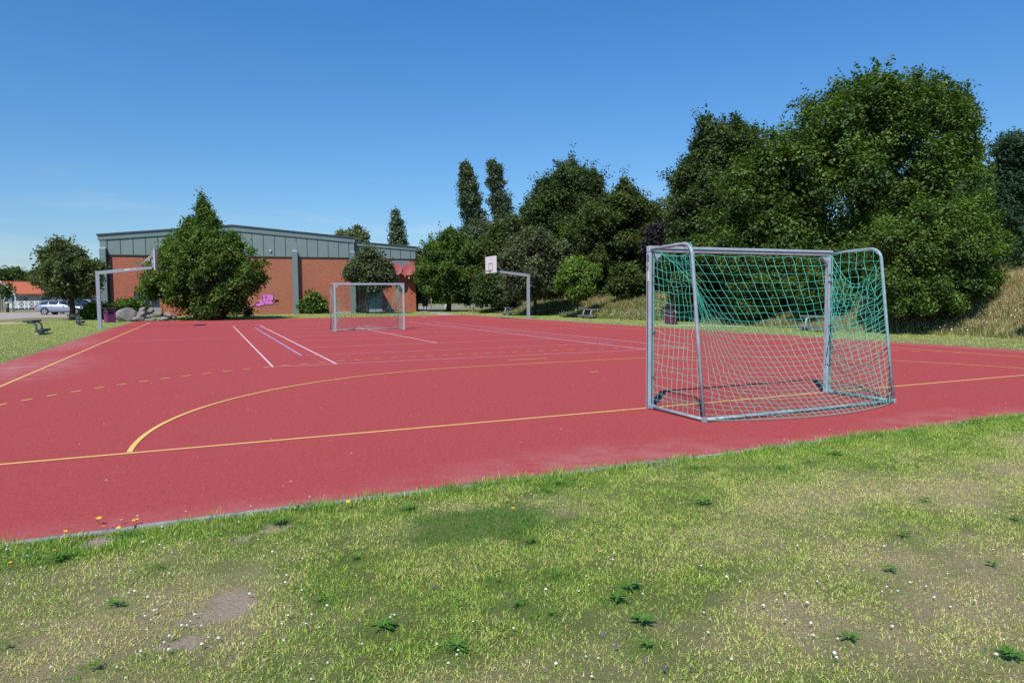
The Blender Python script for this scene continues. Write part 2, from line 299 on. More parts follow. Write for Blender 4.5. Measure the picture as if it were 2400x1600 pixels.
# richer two sided ramp for grass blades: green dark -> green -> straw
for gm, stops in (('blades', [(0., (.05, .16, .025)), (.3, (.23, .38, .045)), (.58, (.48, .56, .10)), (.75, (.64, .54, .23)), (1., (.82, .66, .39))]), ('meadow', [(0., (.03, .07, .012)), (.3, (.085, .135, .028)), (.55, (.17, .19, .05)), (.75, (.42, .33, .16)), (1., (.62, .49, .28))])):
  nt = M[gm].node_tree; at = [n for n in nt.nodes if n.type == 'ATTRIBUTE'][0]; mx = [l.to_node for l in nt.links if l.from_node == at][0]
  rp = ramp(nt, at.outputs['Fac'], stops)
  for l in list(nt.links):
    if l.from_node == mx:
        nt.links.new(rp, l.to_socket)
LOBES={
'maple':(24.9,18.0,[(-6.36,6.12,2.27),(-4.54,8.04,2.16),(-2.5,9.95,1.93),(-1.7,11.08,1.25),(-0.23,11.41,1.7),(1.36,11.51,1.36),(2.95,11.38,1.36),(4.31,10.69,1.02),(1.36,8.79,2.95),(4.54,8.76,1.14),(4.88,7.17,1.14),(-1.59,6.54,2.95),(2.73,5.82,2.73),(-4.54,4.52,2.5),(-7.27,3.63,1.82),(-0.23,3.35,2.5),(4.54,5.35,1.36),(-3.18,2.69,1.82),(2.73,3.32,1.82)]),
'dark_tree':(21.7,25.9,[(-0.26,10.23,1.72),(1.32,10.48,1.32),(-1.32,8.25,1.46),(-1.72,6.67,1.19),(0.26,7.97,2.25),(-0.79,5.6,1.99),(-1.59,4.55,1.46),(1.32,6.11,2.12),(0.0,3.47,1.85),(-1.59,2.96,1.32),(-2.12,5.34,0.79),(-2.38,3.76,0.93),(-0.53,9.31,1.59)]),
'green_shrub':(17.7,9.7,[(-0.16,3.91,0.97),(1.13,4.06,0.97),(-1.29,3.27,0.88),(0.8,2.77,1.37),(-0.64,2.46,1.29),(1.93,3.25,0.8),(-1.45,1.83,0.88),(0.16,1.49,0.72),(1.69,1.96,0.72),(-0.16,1.01,0.48),(-1.21,1.02,0.45),(0.88,1.08,0.45)]),
'blue_tree':(40.3,19.9,[(-0.56,10.49,0.97),(0.42,9.52,1.39),(0.0,7.58,1.8),(-1.11,8.97,0.83),(0.28,5.35,1.94),(0.83,3.41,1.67),(1.94,8.95,1.94),(1.94,6.17,2.22),(-0.83,6.19,1.11),(-1.25,7.31,1.05),(-1.53,5.37,1.05),(-1.11,3.42,1.25),(-1.72,7.59,0.72),(-1.89,6.2,1.05),(-1.89,4.54,1.11)]),
'hedge_a':(18.3,23.1,[(-0.48,2.33,1.32),(0.72,3.28,1.44),(-1.44,3.3,0.96),(-1.2,1.86,0.84),(0.72,1.6,0.96)]),
'hedge_b':(17.9,17.8,[(-0.42,2.19,1.56),(0.62,3.02,1.46),(-1.46,2.62,1.04),(0.42,1.35,0.94),(-0.42,0.84,0.58),(-1.46,1.16,0.58),(1.25,0.76,0.5)]),
'hedge_c':(18.4,14.3,[(-0.76,1.91,1.32),(0.76,2.28,1.42),(1.51,1.71,0.95),(0.0,1.15,0.85),(-1.32,1.16,0.66),(0.0,0.68,0.49),(1.14,0.73,0.49)]),
'oak':(25.6,52.7,[(0.43,12.77,1.63),(1.93,12.12,1.63),(-1.29,11.72,1.5),(-1.29,10.0,2.14),(2.14,9.97,2.14),(-3.0,9.59,1.29),(0.0,7.84,3.43),(-3.22,7.01,1.72),(3.0,7.82,1.93),(-0.43,3.99,3.43)]),
'round_tree':(24.1,40.2,[(0.0,8.45,1.7),(-1.59,7.4,1.77),(1.77,8.08,1.34),(-3.53,6.0,1.41),(-0.35,5.27,3.18),(2.12,5.25,1.41),(-2.12,3.17,2.12),(1.06,2.79,1.77),(2.47,2.77,1.24)]),
'grey_tree':(15.8,39.5,[(0.07,5.21,1.31),(-1.25,4.4,1.31),(1.31,4.38,1.31),(-0.26,3.08,1.8),(1.12,2.42,1.31),(-1.25,2.27,1.05),(2.2,3.39,0.82)]),
'lime_bush':(15.8,32.9,[(-0.2,3.16,0.73),(0.73,2.81,0.7),(-0.73,2.36,0.64),(0.44,2.0,0.73),(-0.2,1.71,0.46)]),
'low_bush':(19.7,32.3,[(-0.3,2.58,0.95),(0.44,2.13,0.71),(-0.89,2.14,0.59)]),
'purple_shrub':(24.3,35.7,[(0.0,6.12,0.82),(-0.33,4.91,0.82),(0.49,5.23,0.66),(0.0,3.99,0.82)]),
'feathery_tree':(30.1,41.9,[(0.0,9.1,0.76),(-0.45,7.78,0.83),(0.19,6.45,0.95),(-0.38,5.13,1.06)]),
'hornbeam':(15.0,57.3,[(0.39,6.56,1.29),(-0.81,5.59,1.42),(2.02,5.14,1.37),(-1.76,4.09,1.12),(0.39,3.65,2.14),(2.53,3.42,1.29),(-1.33,2.59,1.2),(1.67,1.92,1.2),(0.3,7.59,0.39),(-0.04,1.94,1.07),(-2.4,3.24,0.6)]),
'thin_tree':(13.8,64.4,[(0.61,5.27,0.93),(-0.09,4.11,0.84),(0.84,2.93,1.21),(0.14,2.24,0.84),(0.23,6.2,0.42)]),
'dark_shrub':(16.4,48.0,[(-0.19,2.41,1.21),(1.02,1.65,0.91),(-1.25,1.55,0.83),(0.19,1.09,0.68)]),
'poplar_a':(27.3,81.4,[(-1.44,19.12,0.36),(-1.32,18.52,0.6),(-1.2,17.56,0.84),(-1.08,16.0,1.08),(-0.78,14.38,1.32),(-0.36,12.46,1.56),(0.72,9.87,1.56),(-1.08,9.89,1.08),(1.44,7.77,1.44),(0.12,10.48,1.5),(-0.06,8.26,1.5),(0.12,6.28,1.5),(0.12,3.89,1.2)]),
'poplar_b':(31.5,81.7,[(-1.65,19.71,0.37),(-1.41,19.09,0.55),(-1.16,18.48,0.86),(-0.98,17.07,1.1),(-0.61,15.41,1.28),(-0.31,13.58,1.47),(0.12,11.74,1.41),(0.31,9.72,1.41),(0.31,6.96,1.35)]),
'olive_tree':(18.0,51.7,[(0.12,7.32,0.89),(-0.93,5.71,1.21),(0.93,5.29,1.45),(-0.61,3.29,1.45),(1.49,7.91,0.81),(-1.33,2.08,0.89),(2.02,6.29,1.01)]),
'far_poplar':(23.8,110.3,[(-0.3,15.84,0.38),(-0.3,14.86,0.61),(-0.23,13.35,1.06),(0.0,11.6,1.36),(0.08,9.79,1.51),(0.08,7.67,1.29)]),
'top_tree':(10.7,81.1,[(0.33,9.66,0.5),(-0.28,9.11,0.72),(1.0,8.93,0.56),(-1.67,9.12,0.44),(0.11,8.16,1.0),(-1.11,8.01,0.67)]),
'pyramid':(-6.9,46.2,[(0.12,8.68,0.19),(0.31,8.13,0.31),(-0.06,7.88,0.25),(0.25,7.35,0.49),(-0.62,6.74,0.43),(0.62,6.73,0.59),(-1.08,5.97,0.56),(0.31,5.34,1.17),(2.16,5.7,0.37),(2.66,5.14,0.28),(-2.01,4.44,0.87),(-1.39,4.12,1.24),(1.39,4.1,1.48),(0.0,2.87,2.16),(-2.78,3.36,0.99),(2.78,2.85,1.17),(3.96,3.83,0.28),(4.39,3.89,0.15),(-4.33,2.04,0.28),(4.14,2.84,0.31),(-3.55,2.44,0.74),(-1.92,2.02,1.17),(0.31,1.33,1.61),(2.01,1.62,1.24),(3.46,2.54,0.49),(-3.86,1.98,0.49),(3.49,4.7,0.25),(-2.32,5.37,0.28)]),
'round_small':(-15.7,51.2,[(-0.5,5.13,0.57),(-1.39,4.63,0.5),(0.44,4.62,0.57),(-0.5,3.93,1.1),(1.01,3.67,0.76),(-1.7,3.37,0.63),(0.13,2.98,1.14),(1.77,2.97,0.44),(-1.14,2.52,0.79),(1.32,2.28,0.69),(-2.33,3.0,0.35),(2.08,3.85,0.32)]),
'wall_tree':(6.4,54.5,[(0.2,5.16,0.66),(-0.59,4.3,0.9),(0.9,4.21,0.82),(0.0,3.32,1.25),(-1.45,3.61,0.43),(1.53,3.11,0.55),(0.27,2.54,0.86),(2.07,3.5,0.39),(1.88,4.13,0.35),(2.35,3.11,0.27)]),
'wall_bush':(2.3,58.0,[(0.0,1.2,0.72),(0.56,0.8,0.56),(-0.56,0.69,0.56),(0.08,0.56,0.64),(-0.16,0.32,0.4),(0.4,0.32,0.4)]),
'light_bush':(-14.3,51.7,[(-0.1,0.68,0.45),(0.58,0.61,0.42),(-0.58,0.43,0.32),(0.13,0.29,0.35)]),
'side_bush':(-12.8,56.5,[(-0.18,0.87,0.39),(0.64,1.0,0.39),(-0.99,0.59,0.32),(1.34,0.75,0.35),(0.0,0.44,0.42)]),
'far_a':(-41.5,155.5,[(-0.85,6.26,1.11),(1.28,6.5,0.94),(-2.13,5.68,1.28),(2.55,5.64,0.85)]),
'far_b':(-35.6,147.4,[(0.25,5.46,1.15),(-0.98,5.96,0.74),(1.48,5.78,0.98),(0.66,4.23,1.15)]),
'far_c':(-47.6,163.7,[(0.0,6.74,1.32),(-1.77,5.87,1.32),(1.32,5.85,1.24)]),
}

LOBES['sap']=(-3.6,53.0,[(0.0,.30,.22),(.1,.62,.14),(-.12,.2,.2)]); LOBES['bankb']=(14.9+2.2,5.6,[(0,1.1,.25),(.25,1.0,.22),(-.25,1.0,.2)])
WHITE=[(-7.87,-2.54),(-7.86,-2.61),(-7.75,-2.62),(-7.73,-2.78),(-7.71,-2.72),(-7.54,-2.59),(-7.22,-2.21),(-6.93,-2.26),(-6.51,-2.31),(-6.11,-2.29),(-7.03,-2.65),(-6.78,-2.79),(-7.05,-2.91),(-7.02,-2.97),(-7.15,-2.80),(-6.98,-3.05),(-6.88,-2.93),(-7.23,-3.16),(-7.33,-3.24),(-7.17,-3.26),(-6.97,-3.41),(-6.92,-3.57),(-7.05,-3.68),(-7.23,-3.65),(-7.03,-3.79),(-7.05,-3.89),(-7.03,-3.96),(-7.02,-3.86),(-7.12,-3.57),(-7.15,-3.58),(-7.55,-3.74),(-7.71,-3.22),(-7.57,-3.41),(-6.89,-4.07),(-6.87,-4.09),(-6.82,-4.13),(-6.86,-4.04),(-6.94,-4.17),(-6.96,-4.22),(-6.93,-4.29),(-7.04,-4.27),(-6.97,-4.34),(-6.75,-4.25),(-6.81,-4.30),(-6.65,-4.35),(-6.79,-4.23),(-6.49,-4.25),(-6.45,-4.17),(-6.39,-4.29),(-6.27,-4.31),(-6.35,-4.20),(-6.34,-4.34),(-6.60,-3.85),(-6.43,-3.79),(-6.36,-3.91),(-6.50,-3.35),(-6.45,-3.31),(-6.31,-3.50),(-6.41,-3.15),(-6.52,-3.06),(-6.48,-2.92),(-6.12,-2.54),(-6.24,-2.52),(-6.55,-2.53),(-6.60,-2.65),(-7.36,-4.22),(-7.08,-4.44),(-6.43,-4.75),(-6.46,-4.63),(-6.50,-4.42),(-7.12,-4.36),(-6.84,-3.98),(-6.95,-3.80),(-6.49,-4.03),(-7.62,-3.01),(-6.41,-3.68),(-7.87,-2.54),(-7.05,-2.54),(-6.71,-2.85),(-6.35,-4.68),(-6.28,-4.15),(-4.38,-2.31),(-4.60,-2.83),(-4.61,-2.90),(-5.38,-2.89),(-5.24,-2.84),(-5.71,-4.60),(-6.03,-4.38),(-6.01,-4.36),(-6.19,-4.57),(-6.10,-4.66),(-5.91,-4.70),(-5.86,-4.81),(-5.84,-4.79),(-5.53,-5.05),(-5.45,-5.19),(-5.36,-5.10),(-5.12,-4.52),(-4.99,-4.35),(-4.70,-4.16),(-4.75,-4.23),(-4.87,-4.29),(-5.04,-4.47),(-4.85,-4.66),(-5.57,-4.71),(-5.92,-4.88),(-5.25,-4.41),(-5.40,-5.06),(-4.47,-3.90),(-4.33,-4.28),(-2.06,-2.84),(-2.10,-2.79),(-2.62,-4.09),(-3.68,-4.51),(-3.91,-4.73),(-3.98,-4.36),(-3.97,-4.59),(-4.38,-4.51),(-4.34,-4.67),(-4.32,-4.75),(-3.97,-4.90),(-4.22,-4.94),(-4.32,-5.00),(-4.42,-5.00),(-4.21,-5.07),(-4.71,-4.94),(-4.73,-5.01),(-4.82,-5.10),(-4.44,-5.17),(-4.36,-5.23),(-3.72,-5.11),(-3.70,-5.15),(-3.78,-5.14),(-3.55,-5.19),(-3.61,-5.28),(-3.63,-5.37),(-3.49,-5.39),(-2.72,-5.00),(-3.27,-5.12),(-2.07,-4.62),(-4.36,-5.37),(-4.47,-5.45),(-4.50,-5.48),(-4.87,-5.31),(-4.44,-5.31),(-4.09,-5.63),(-3.74,-5.67),(-3.90,-5.73),(-3.22,-4.71),(-2.65,-5.12),(-4.72,-5.41),(-3.56,-5.12),(-4.05,-5.39),(-2.25,-4.45)]
YELLOW=[(-7.44,-2.28),(-7.43,-2.28),(-7.29,-2.35),(-7.23,-2.38),(-7.22,-2.38),(-7.40,-2.45),(-7.29,-2.53),(-7.60,-2.46),(-7.55,-2.67),(-7.82,-2.58),(-7.78,-2.92),(-7.60,-2.80),(-7.88,-2.65),(-5.89,-2.60),(-4.93,-3.26),(-5.29,-3.34)]
PURPLE=[(-7.33,-2.44),(-4.75,-2.62),(-4.73,-2.68),(-5.77,-4.17),(-5.45,-4.39),(-5.26,-5.05),(-5.26,-4.95),(-5.16,-5.28),(-5.21,-5.18),(-5.07,-5.30),(-5.06,-5.38)]
WEEDS=[(-5.43,-4.20),(-5.12,-4.27),(-5.45,-4.51),(-5.35,-4.65),(-5.01,-4.89),(-4.86,-4.56),(-4.99,-4.65),(-5.04,-3.76),(-5.84,-4.76),(-6.08,-4.45),(-6.04,-3.58),(-5.52,-2.82),(-5.12,-5.08),(-4.46,-2.85),(-4.29,-2.71),(-2.15,-4.20),(-2.02,-4.72),(-3.49,-4.96),(-2.95,-4.63),(-3.61,-3.59),(-4.30,-5.38),(-2.00,-3.03),(-2.38,-3.08),(-1.56,-2.92),(-3.03,-2.77),(-2.95,-5.14),(-3.83,-5.76),(-7.03,-3.25),(-7.24,-2.59),(-7.56,-2.88),(-7.20,-3.69),(-7.21,-4.30),(-6.36,-2.76),(-6.30,-4.05),(-7.58,-3.94)]

SKY=dict(dust=.6,ozone=2.5,lo=(.76,.92,1.10),mid=(.60,.93,1.20),hi=(.37,.97,1.48),str=.11,sun=5.0,cloud=(7.0,7.6,8.6))
# ------------------------------------------------------------------ terrain
def sst(a, b, x):
    t = np.clip((x-a)/(b-a), 0, 1); return t*t*(3-2*t)
def vnoise(x, y, s, seed=0):
    x = np.asarray(x, float)/s+seed*17.3; y = np.asarray(y, float)/s+seed*9.7
    xi = np.floor(x); yi = np.floor(y); fx = x-xi; fy = y-yi; fx = fx*fx*(3-2*fx); fy = fy*fy*(3-2*fy)
    def h(a, b):
        q = np.sin(a*127.1+b*311.7+seed*3.3)*43758.5453; return q-np.floor(q)
    return (h(xi, yi)*(1-fx)+h(xi+1, yi)*fx)*(1-fy)+(h(xi, yi+1)*(1-fx)+h(xi+1, yi+1)*fx)*fy
def bankz(x, y):
    x = np.asarray(x, float); y = np.asarray(y, float)
    H = 1.75-.70*sst(14, 34, y)
    f = 16.2+.6*np.sin(y*.35)+.3*np.sin(y*.9)
    h = H*sst(f, f+5.0, x)*(1-sst(46, 56, y))
    h = h*(1-sst(60, 100, x)) + (.22*(vnoise(x, y, 1.3)-.5)+.10*(vnoise(x, y, .5, 2)-.5))*sst(f-.5, f+1.5, x)*(1-sst(46, 56, y))
    return h
def ell(x, y, cx, cy, rx, ry, rot=0):
    c, s = math.cos(rot), math.sin(rot); dx = x-cx; dy = y-cy
    return np.clip(1-np.sqrt(((dx*c+dy*s)/rx)**2+((-dx*s+dy*c)/ry)**2), 0, 1)
def dryf(x, y):
    n = .55*vnoise(x, y, 1.1, 1)+.3*vnoise(x, y, .45, 2)+.15*vnoise(x, y, .16, 3)
    d = (n-.45)*2.6
    d = d + 1.0*ell(x, y, -2.2, -3.85, 1.5, .75, -.3)+.9*ell(x, y, -3.4, -5.3, 1.7, .8, 0)+.6*ell(x, y, -4.6, -4.2, .9, .5)+.7*ell(x, y, -7.3, -3.9, .8, .5)
    d = d - 1.2*ell(x, y, -5.15, -3.30, .62, .36, .1)-.6*ell(x, y, -7.6, -2.75, .7, .35)
    d = d - .7*sst(-3.1, -2.5, y)*(y < -2)
    return np.clip(d, 0, 1)
def baref(x, y):
    w = (vnoise(x, y, .11, 5)-.5)*1.5+(vnoise(x, y, .035, 6)-.5)*.9
    w += (vnoise(x, y, .25, 9)-.5)*.8
    b = 1.0*ell(x, y, -6.70, -3.90, .36, .17, .9)+1.0*ell(x, y, -6.88, -4.18, .24, .13, .2)+1.2*ell(x, y, -6.5, -2.86, .32, .17, .6)+1.5*ell(x, y, -7.42, -2.60, .14, .10)+1.3*ell(x, y, -3.2, -2.56, .2, .12)
    far = 1.4*ell(x, y, -19.5, 46, 5, 4.0)+1.6*ell(x, y, 11.2, 46.5, .9, 4.0, .3)
    return np.clip(b*1.15+far+w*(b+far > .02), 0, 1)
def lines(segs):
    out = []
    for a, b_, st in segs: out += list(np.arange(a, b_, st))
    return np.array(out+[segs[-1][1]])
gx = lines([(-900, -200, 100), (-200, -60, 20), (-60, -22, 3), (-22, -10, .5), (-10, 5.5, .07), (5.5, 15, .7), (15, 23, .35), (23, 60, 2), (60, 200, 20), (200, 900, 100)])
gy = lines([(-900, -200, 100), (-200, -30, 17), (-30, -7, 2), (-7, -2.38, .07), (-2.38, 60, .8), (60, 160, 5), (160, 300, 20), (300, 1500, 150)])
X, Y = np.meshgrid(gx, gy); x = X.ravel(); y = Y.ravel()
near = (y < -2.3)
z = bankz(x, y)-.012 + np.where(near & (y > -7.1), .012*(vnoise(x, y, .3, 4)-.5), 0)
nx, ny = len(gx), len(gy); i = np.arange(nx*ny).reshape(ny, nx)
F = np.stack([i[:-1, :-1], i[:-1, 1:], i[1:, 1:], i[1:, :-1]], -1).reshape(-1, 4)
dr = np.where(near, dryf(x, y), .25*vnoise(x, y, 3, 8)+.15)
lawn = npmesh('lawn', np.stack([x, y, z], 1), F, M['lawn'], attrs={'dry': dr, 'bare': baref(x, y), 'near': np.where(near, .75, 0)}, smooth=True); tag(lawn, kind='structure')
# court slab (own sheet), sand dust along its edges
cx = np.linspace(-11.2, 12.1, 118); cy = np.linspace(-2.4, 44.0, 234); X, Y = np.meshgrid(cx, cy); x = X.ravel(); y = Y.ravel()
edge = np.minimum(np.minimum(x+11.2, 12.1-x), np.minimum(y+2.4, 44-y))
sandv = .35*(1-sst(0, .3, edge))+.55*ell(x, y, -10.4, 10.5, 1.6, 4.5)+.5*ell(x, y, -10.7, 19, .9, 5)+.35*ell(x, y, -3.6, -2.0, 2.2, .5)+.4*ell(x, y, 1.2, -2.1, 1.6, .5)+.4*(1-sst(0, .8, 12.1-x))*sst(14, 6, y)
nx, ny = len(cx), len(cy); i = np.arange(nx*ny).reshape(ny, nx)
F = np.stack([i[:-1, :-1], i[:-1, 1:], i[1:, 1:], i[1:, :-1]], -1).reshape(-1, 4)
# slight ragged outline
jx = np.where(x > 12.0, -.12*vnoise(x, y, 1.5, 3)-.1, 0)+np.where(x < -11.1, .12*vnoise(x, y, 1.3, 6), 0)
court = npmesh('court', np.stack([x+jx, y, np.full_like(x, .0)], 1), F, M['court'], attrs={'sand': np.clip(sandv, 0, 1)}); tag(court, kind='structure')
def line(mb, a, b_, w, z=.004):
    a = Vector((*a, 0)); b_ = Vector((*b_, 0)); d = (b_-a).normalized(); n = Vector((-d.y, d.x, 0))*w/2; zz = Vector((0, 0, z))
    mb.poly([a-n+zz, b_-n+zz, b_+n+zz, a+n+zz], [(0, 1, 2, 3)])
def arc(mb, cx, cy, r, a0, a1, w, z=.004, n=48):
    P = []
    for k in range(n+1):
        a = a0+(a1-a0)*k/n
        for q in (r-w/2, r+w/2): P.append((cx+q*math.cos(a), cy+q*math.sin(a), z))
    mb.poly(P, [(2*k, 2*k+1, 2*k+3, 2*k+2) for k in range(n)])
yl = MB(); w = .05; pi = math.pi
line(yl, (-11.0, 0), (-10.03, 0), w); line(yl, (-10.03, 0), (10.03, 0), w)
line(yl, (-10, .03), (-10, 40.9), w); line(yl, (10, .03), (10, 41), w); line(yl, (-9.97, 41), (9.97, 41), w*.8)
for s in (-1, 1):
    c0 = (-1.5, 1.5)[s > 0]
    a0, a1 = (pi, pi/2) if s < 0 else (0, pi/2)
    arc(yl, c0, 0.03, 5.97, a0, a1, w, .0065)
    tot = 9*pi/2; k = 0; u0 = .15
    while u0 < tot/1.0-.2:
        b0 = a1+(a0-a1)*u0/tot; b1 = a1+(a0-a1)*(u0+.15*1.25)/tot
        if abs(c0+9*math.cos((b0+b1)/2)) < 9.95: arc(yl, c0, 0, 9.0, b0, b1, w, .0065, n=4)
        u0 += .45
    # far end
    arc(yl, c0, 40.95, 5.97, -a0, -a1, w*.8, .0065)
line(yl, (-1.5, 6), (1.5, 6), w, .0065); line(yl, (-1.5, 35), (1.5, 35), w*.8, .0065)
for k in range(-4, 4): line(yl, (k*.38+.1, 9), (k*.38+.28, 9), w, .0065)
line(yl, (-.5, 7), (.5, 7), w); line(yl, (-.1, 4), (.1, 4), w)
yl.build('yellow_marking', M['yellow'], court)
wl = MB()
for s in (-5.5, 5.42): line(wl, (s, 8.03), (s, 31.95), .042)
for s in (-4.17, 4.05): line(wl, (s, 8.03), (s, 31.95), .05)
line(wl, (-.12, 13.45), (-.12, 26.2), .05)
wl.build('white_marking', M['white_line'], court)
wt = MB()
for yy in (8.0, 31.98): line(wt, (-5.53, yy), (5.45, yy), .05, .0055)
for yy in (13.45, 26.2): line(wt, (-4.14, yy), (4.02, yy), .05, .0055)
line(wt, (-9.97, 20), (9.97, 20), .05, .0055)
for yy in (10.6, 16.8, 22.9, 28.9): line(wt, (-4.5, yy), (4.5, yy), .04, .0078)
line(wt, (-9.97, 38.5), (4, 38.5), .04, .0055); line(wt, (-8.5, 33.0), (8, 33.0), .04, .0055); line(wt, (11.3, 2), (11.3, 40), .04, .0055)
wt.build('worn_marking', M['white_thin'], court)
bl = MB(); line(bl, (-4.6, 10.6), (-4.6, 28.9), .055, .0092); line(bl, (4.62, 10.6), (4.62, 28.9), .045, .0092)
bl.build('blue_marking', M['blue_line'], court)
kb = MB()
for (a, b_) in (((-11.25, -2.43), (12.0, -2.43)), ((12.14, 20), (12.14, 44.0)),):
    va = Vector((*a, 0)); vb = Vector((*b_, 0)); L = (vb-va).length; n = int(L/1.0)
    for k in range(n):
        p = va.lerp(vb, k/n); q = va.lerp(vb, (k+.985)/n); dz = random.uniform(-.006, .006)
        kb.bar(p+Vector((0, 0, -.046+dz)), q+Vector((0, 0, -.046+dz)), .06, .10)
o = kb.build('kerb', M['kerb']); tag(o, kind='structure')
# gravel parking and far paths
def sheet(name, pts, m, z=.0):
    mb = MB(); mb.poly([(p[0], p[1], z) for p in pts], [list(range(len(pts)))]); o = mb.build(name, m); return tag(o, kind='structure')
sheet('parking_gravel', [(-70, 60), (-26, 53.5), (-20.8, 55), (-20, 60), (-14, 62), (-13, 90), (-22, 92), (-80, 90)], M['gravel'], .006)
sheet('footpath', [(-90, 99), (-18, 99), (-18, 101.5), (-90, 101.5)], M['concrete'], .008)
sheet('asphalt_path', [(17, 78), (60, 84), (62, 100), (14, 90)], M['asphalt'], .008)
sheet('dirt_track', [(9.8, 44.08), (11.3, 44.08), (12.6, 50), (14.5, 60), (19, 78.2), (16, 78.5), (12.8, 60), (11.3, 50)], M['gravel'], .006)
# ------------------------------------------------------------------ grass
def in_view(x, y, ux=1.05):
    dx = x+6.747; dy = y+7.405
    d = dx*.4038+dy*.9148; a = dx*.9148-dy*.4038
    return (d > .5) & (np.abs(a) < .742*d*ux*1.15+.9) & (d > 2.1)
def blades(name, x, y, z, h, w, tint, lean, seed=1, parent=None, m='blades'):
    n = len(x); r = np.random.default_rng(seed); a = r.uniform(0, 2*np.pi, n); l = r.uniform(*lean, n); b = r.uniform(0, 2*np.pi, n)
    dx, dy = np.cos(a), np.sin(a); base = np.stack([x, y, z], 1)
    side = np.stack([np.cos(b), np.sin(b), np.zeros(n)], 1)*w[:, None]*.5
    mid = base+np.stack([dx*np.sin(l)*h*.4, dy*np.sin(l)*h*.4, np.cos(l*.7)*h*.55], 1)
    tip = base+np.stack([dx*np.sin(l)*h, dy*np.sin(l)*h, np.maximum(np.cos(l), .12)*h*.92], 1)
    V = np.stack([base-side, base+side, mid+side*.8, mid-side*.8, tip], 1).reshape(-1, 3); k = np.arange(n)*5
    Fq = np.stack([k, k+1, k+2, k+3], 1); Ft = np.stack([k+3, k+2, k+4], 1)
    me = bpy.data.meshes.new(name); me.vertices.add(len(V)); me.vertices.foreach_set('co', V.astype(np.float32).ravel())
    L = np.concatenate([Fq.ravel(), Ft.ravel()]).astype(np.int32); me.loops.add(len(L)); me.loops.foreach_set('vertex_index', L)
    me.polygons.add(2*n); me.polygons.foreach_set('loop_start', np.concatenate([np.arange(n)*4, 4*n+np.arange(n)*3]).astype(np.int32))
    me.polygons.foreach_set('loop_total', np.concatenate([np.full(n, 4), np.full(n, 3)]).astype(np.int32))
    at = me.attributes.new('tint', 'FLOAT', 'POINT'); at.data.foreach_set('value', np.repeat(tint, 5).astype(np.float32))
    me.update(calc_edges=True); me.materials.append(M[m])
    o = bpy.data.objects.new(name, me); COL.objects.link(o); return o
def grass_patch(name, x0, x1, y0, y1, dens, hh, ww, seed, label, lean=(.45, 1.5), view=True):
    n = int((x1-x0)*(y1-y0)*dens); r = np.random.default_rng(seed)
    x = r.uniform(x0, x1, n); y = r.uniform(y0, y1, n)
    clump = vnoise(x, y, .12, seed)
    k = (clump+r.uniform(-.35, .35, n)) > .22
    if y1 < 0: k = (.5*vnoise(x, y, .055, seed)+.5*vnoise(x, y, .16, seed+1)+r.uniform(-.22, .22, n)) > .28
    if seed == 27: k = (vnoise(x, y, .5, 91)*.6+vnoise(x, y, .18, 92)*.5+r.uniform(-.1, .1, n)) > .60
    if seed == 22: k = (vnoise(x, y, .9, 81)*.6+vnoise(x, y, .25, 82)*.5+r.uniform(-.12, .12, n)) > .47
    if view: k &= in_view(x, y, 1.15)
    x, y = x[k], y[k]
    d = dryf(x, y) if y1 < 0 else .35*vnoise(x, y, 2.5, 8)+.1
    bare_ = baref(x, y); k = r.uniform(0, 1, len(x)) > np.minimum(bare_*1.1, .90)+.30*d*(y1 < 0); x, y, d = x[k], y[k], d[k]
    n = len(x); isdry = r.uniform(0, 1, n) < np.clip(d*.72+.11, 0, .92)
    t = np.where(isdry, r.uniform(.56, .92, n), r.uniform(.15, .68, n)*(.45+.5*vnoise(x, y, .5, 11)+.5*vnoise(x, y, .09, 14)))
    if seed in (22, 27): t = t*np.where(isdry, 1, .55)
    if y1 < 0:
        for (wx, wy) in WEEDS:
            q = np.exp(-(((x-wx)/.11)**2+((y-wy)/.09)**2)); t = np.where(r.uniform(0, 1, n) < q*1.1, t*.35, t)
    if y1 < 0: t = np.where(ell(x, y, -5.15, -3.30, .75, .45, .1)+.35*(vnoise(x, y, .15, 33)-.5)+.18*r.uniform(-1, 1, n) > .26, r.uniform(0, .2, n), t)
    h = r.uniform(.5, 1.2, n)*hh*(1-.35*d)*(1+.5*(vnoise(x, y, .3, 12)-.4))*(.75+.6*vnoise(x, y, .09, 15))
    if y1 < 0: h = h*(1+.7*sst(-2.75, -2.42, y))
    return tag(blades(name, x, y, bankz(x, y)-.012, h, np.full(n, ww)*r.uniform(.6, 1.3, n), t, lean, seed), label, 'grass', kind='stuff')
grass_patch('grass', -9.0, 4.5, -6.9, -2.47, 14500, .025, .0032, 21, 'short patchy lawn grass in the foreground with dry straw patches')
grass_patch('grass', -9.5, 12, -2.56, -2.405, 5200, .045, .004, 22, 'fringe of grass blades leaning over the near concrete kerb', lean=(.1, .9))
grass_patch('grass', -9, 4.5, -2.85, -2.47, 5200, .048, .0038, 27, 'taller darker grass clumps growing along the near kerb', lean=(.2, 1.2))
grass_patch('grass', 4.5, 14, -6, -2.47, 4000, .035, .005, 23, 'lawn grass at the right beyond the near kerb')
grass_patch('grass', -24, -11.3, 8, 48, 330, .045, .011, 24, 'mown grass left of the red court around the benches')
grass_patch('grass', 12.25, 17.2, 0, 46, 330, .045, .011, 25, 'mown grass strip between red court and grassy bank')
grass_patch('grass', -12, 20, 44.1, 58.5, 90, .06, .02, 26, 'mown grass between red court and brick sports hall')
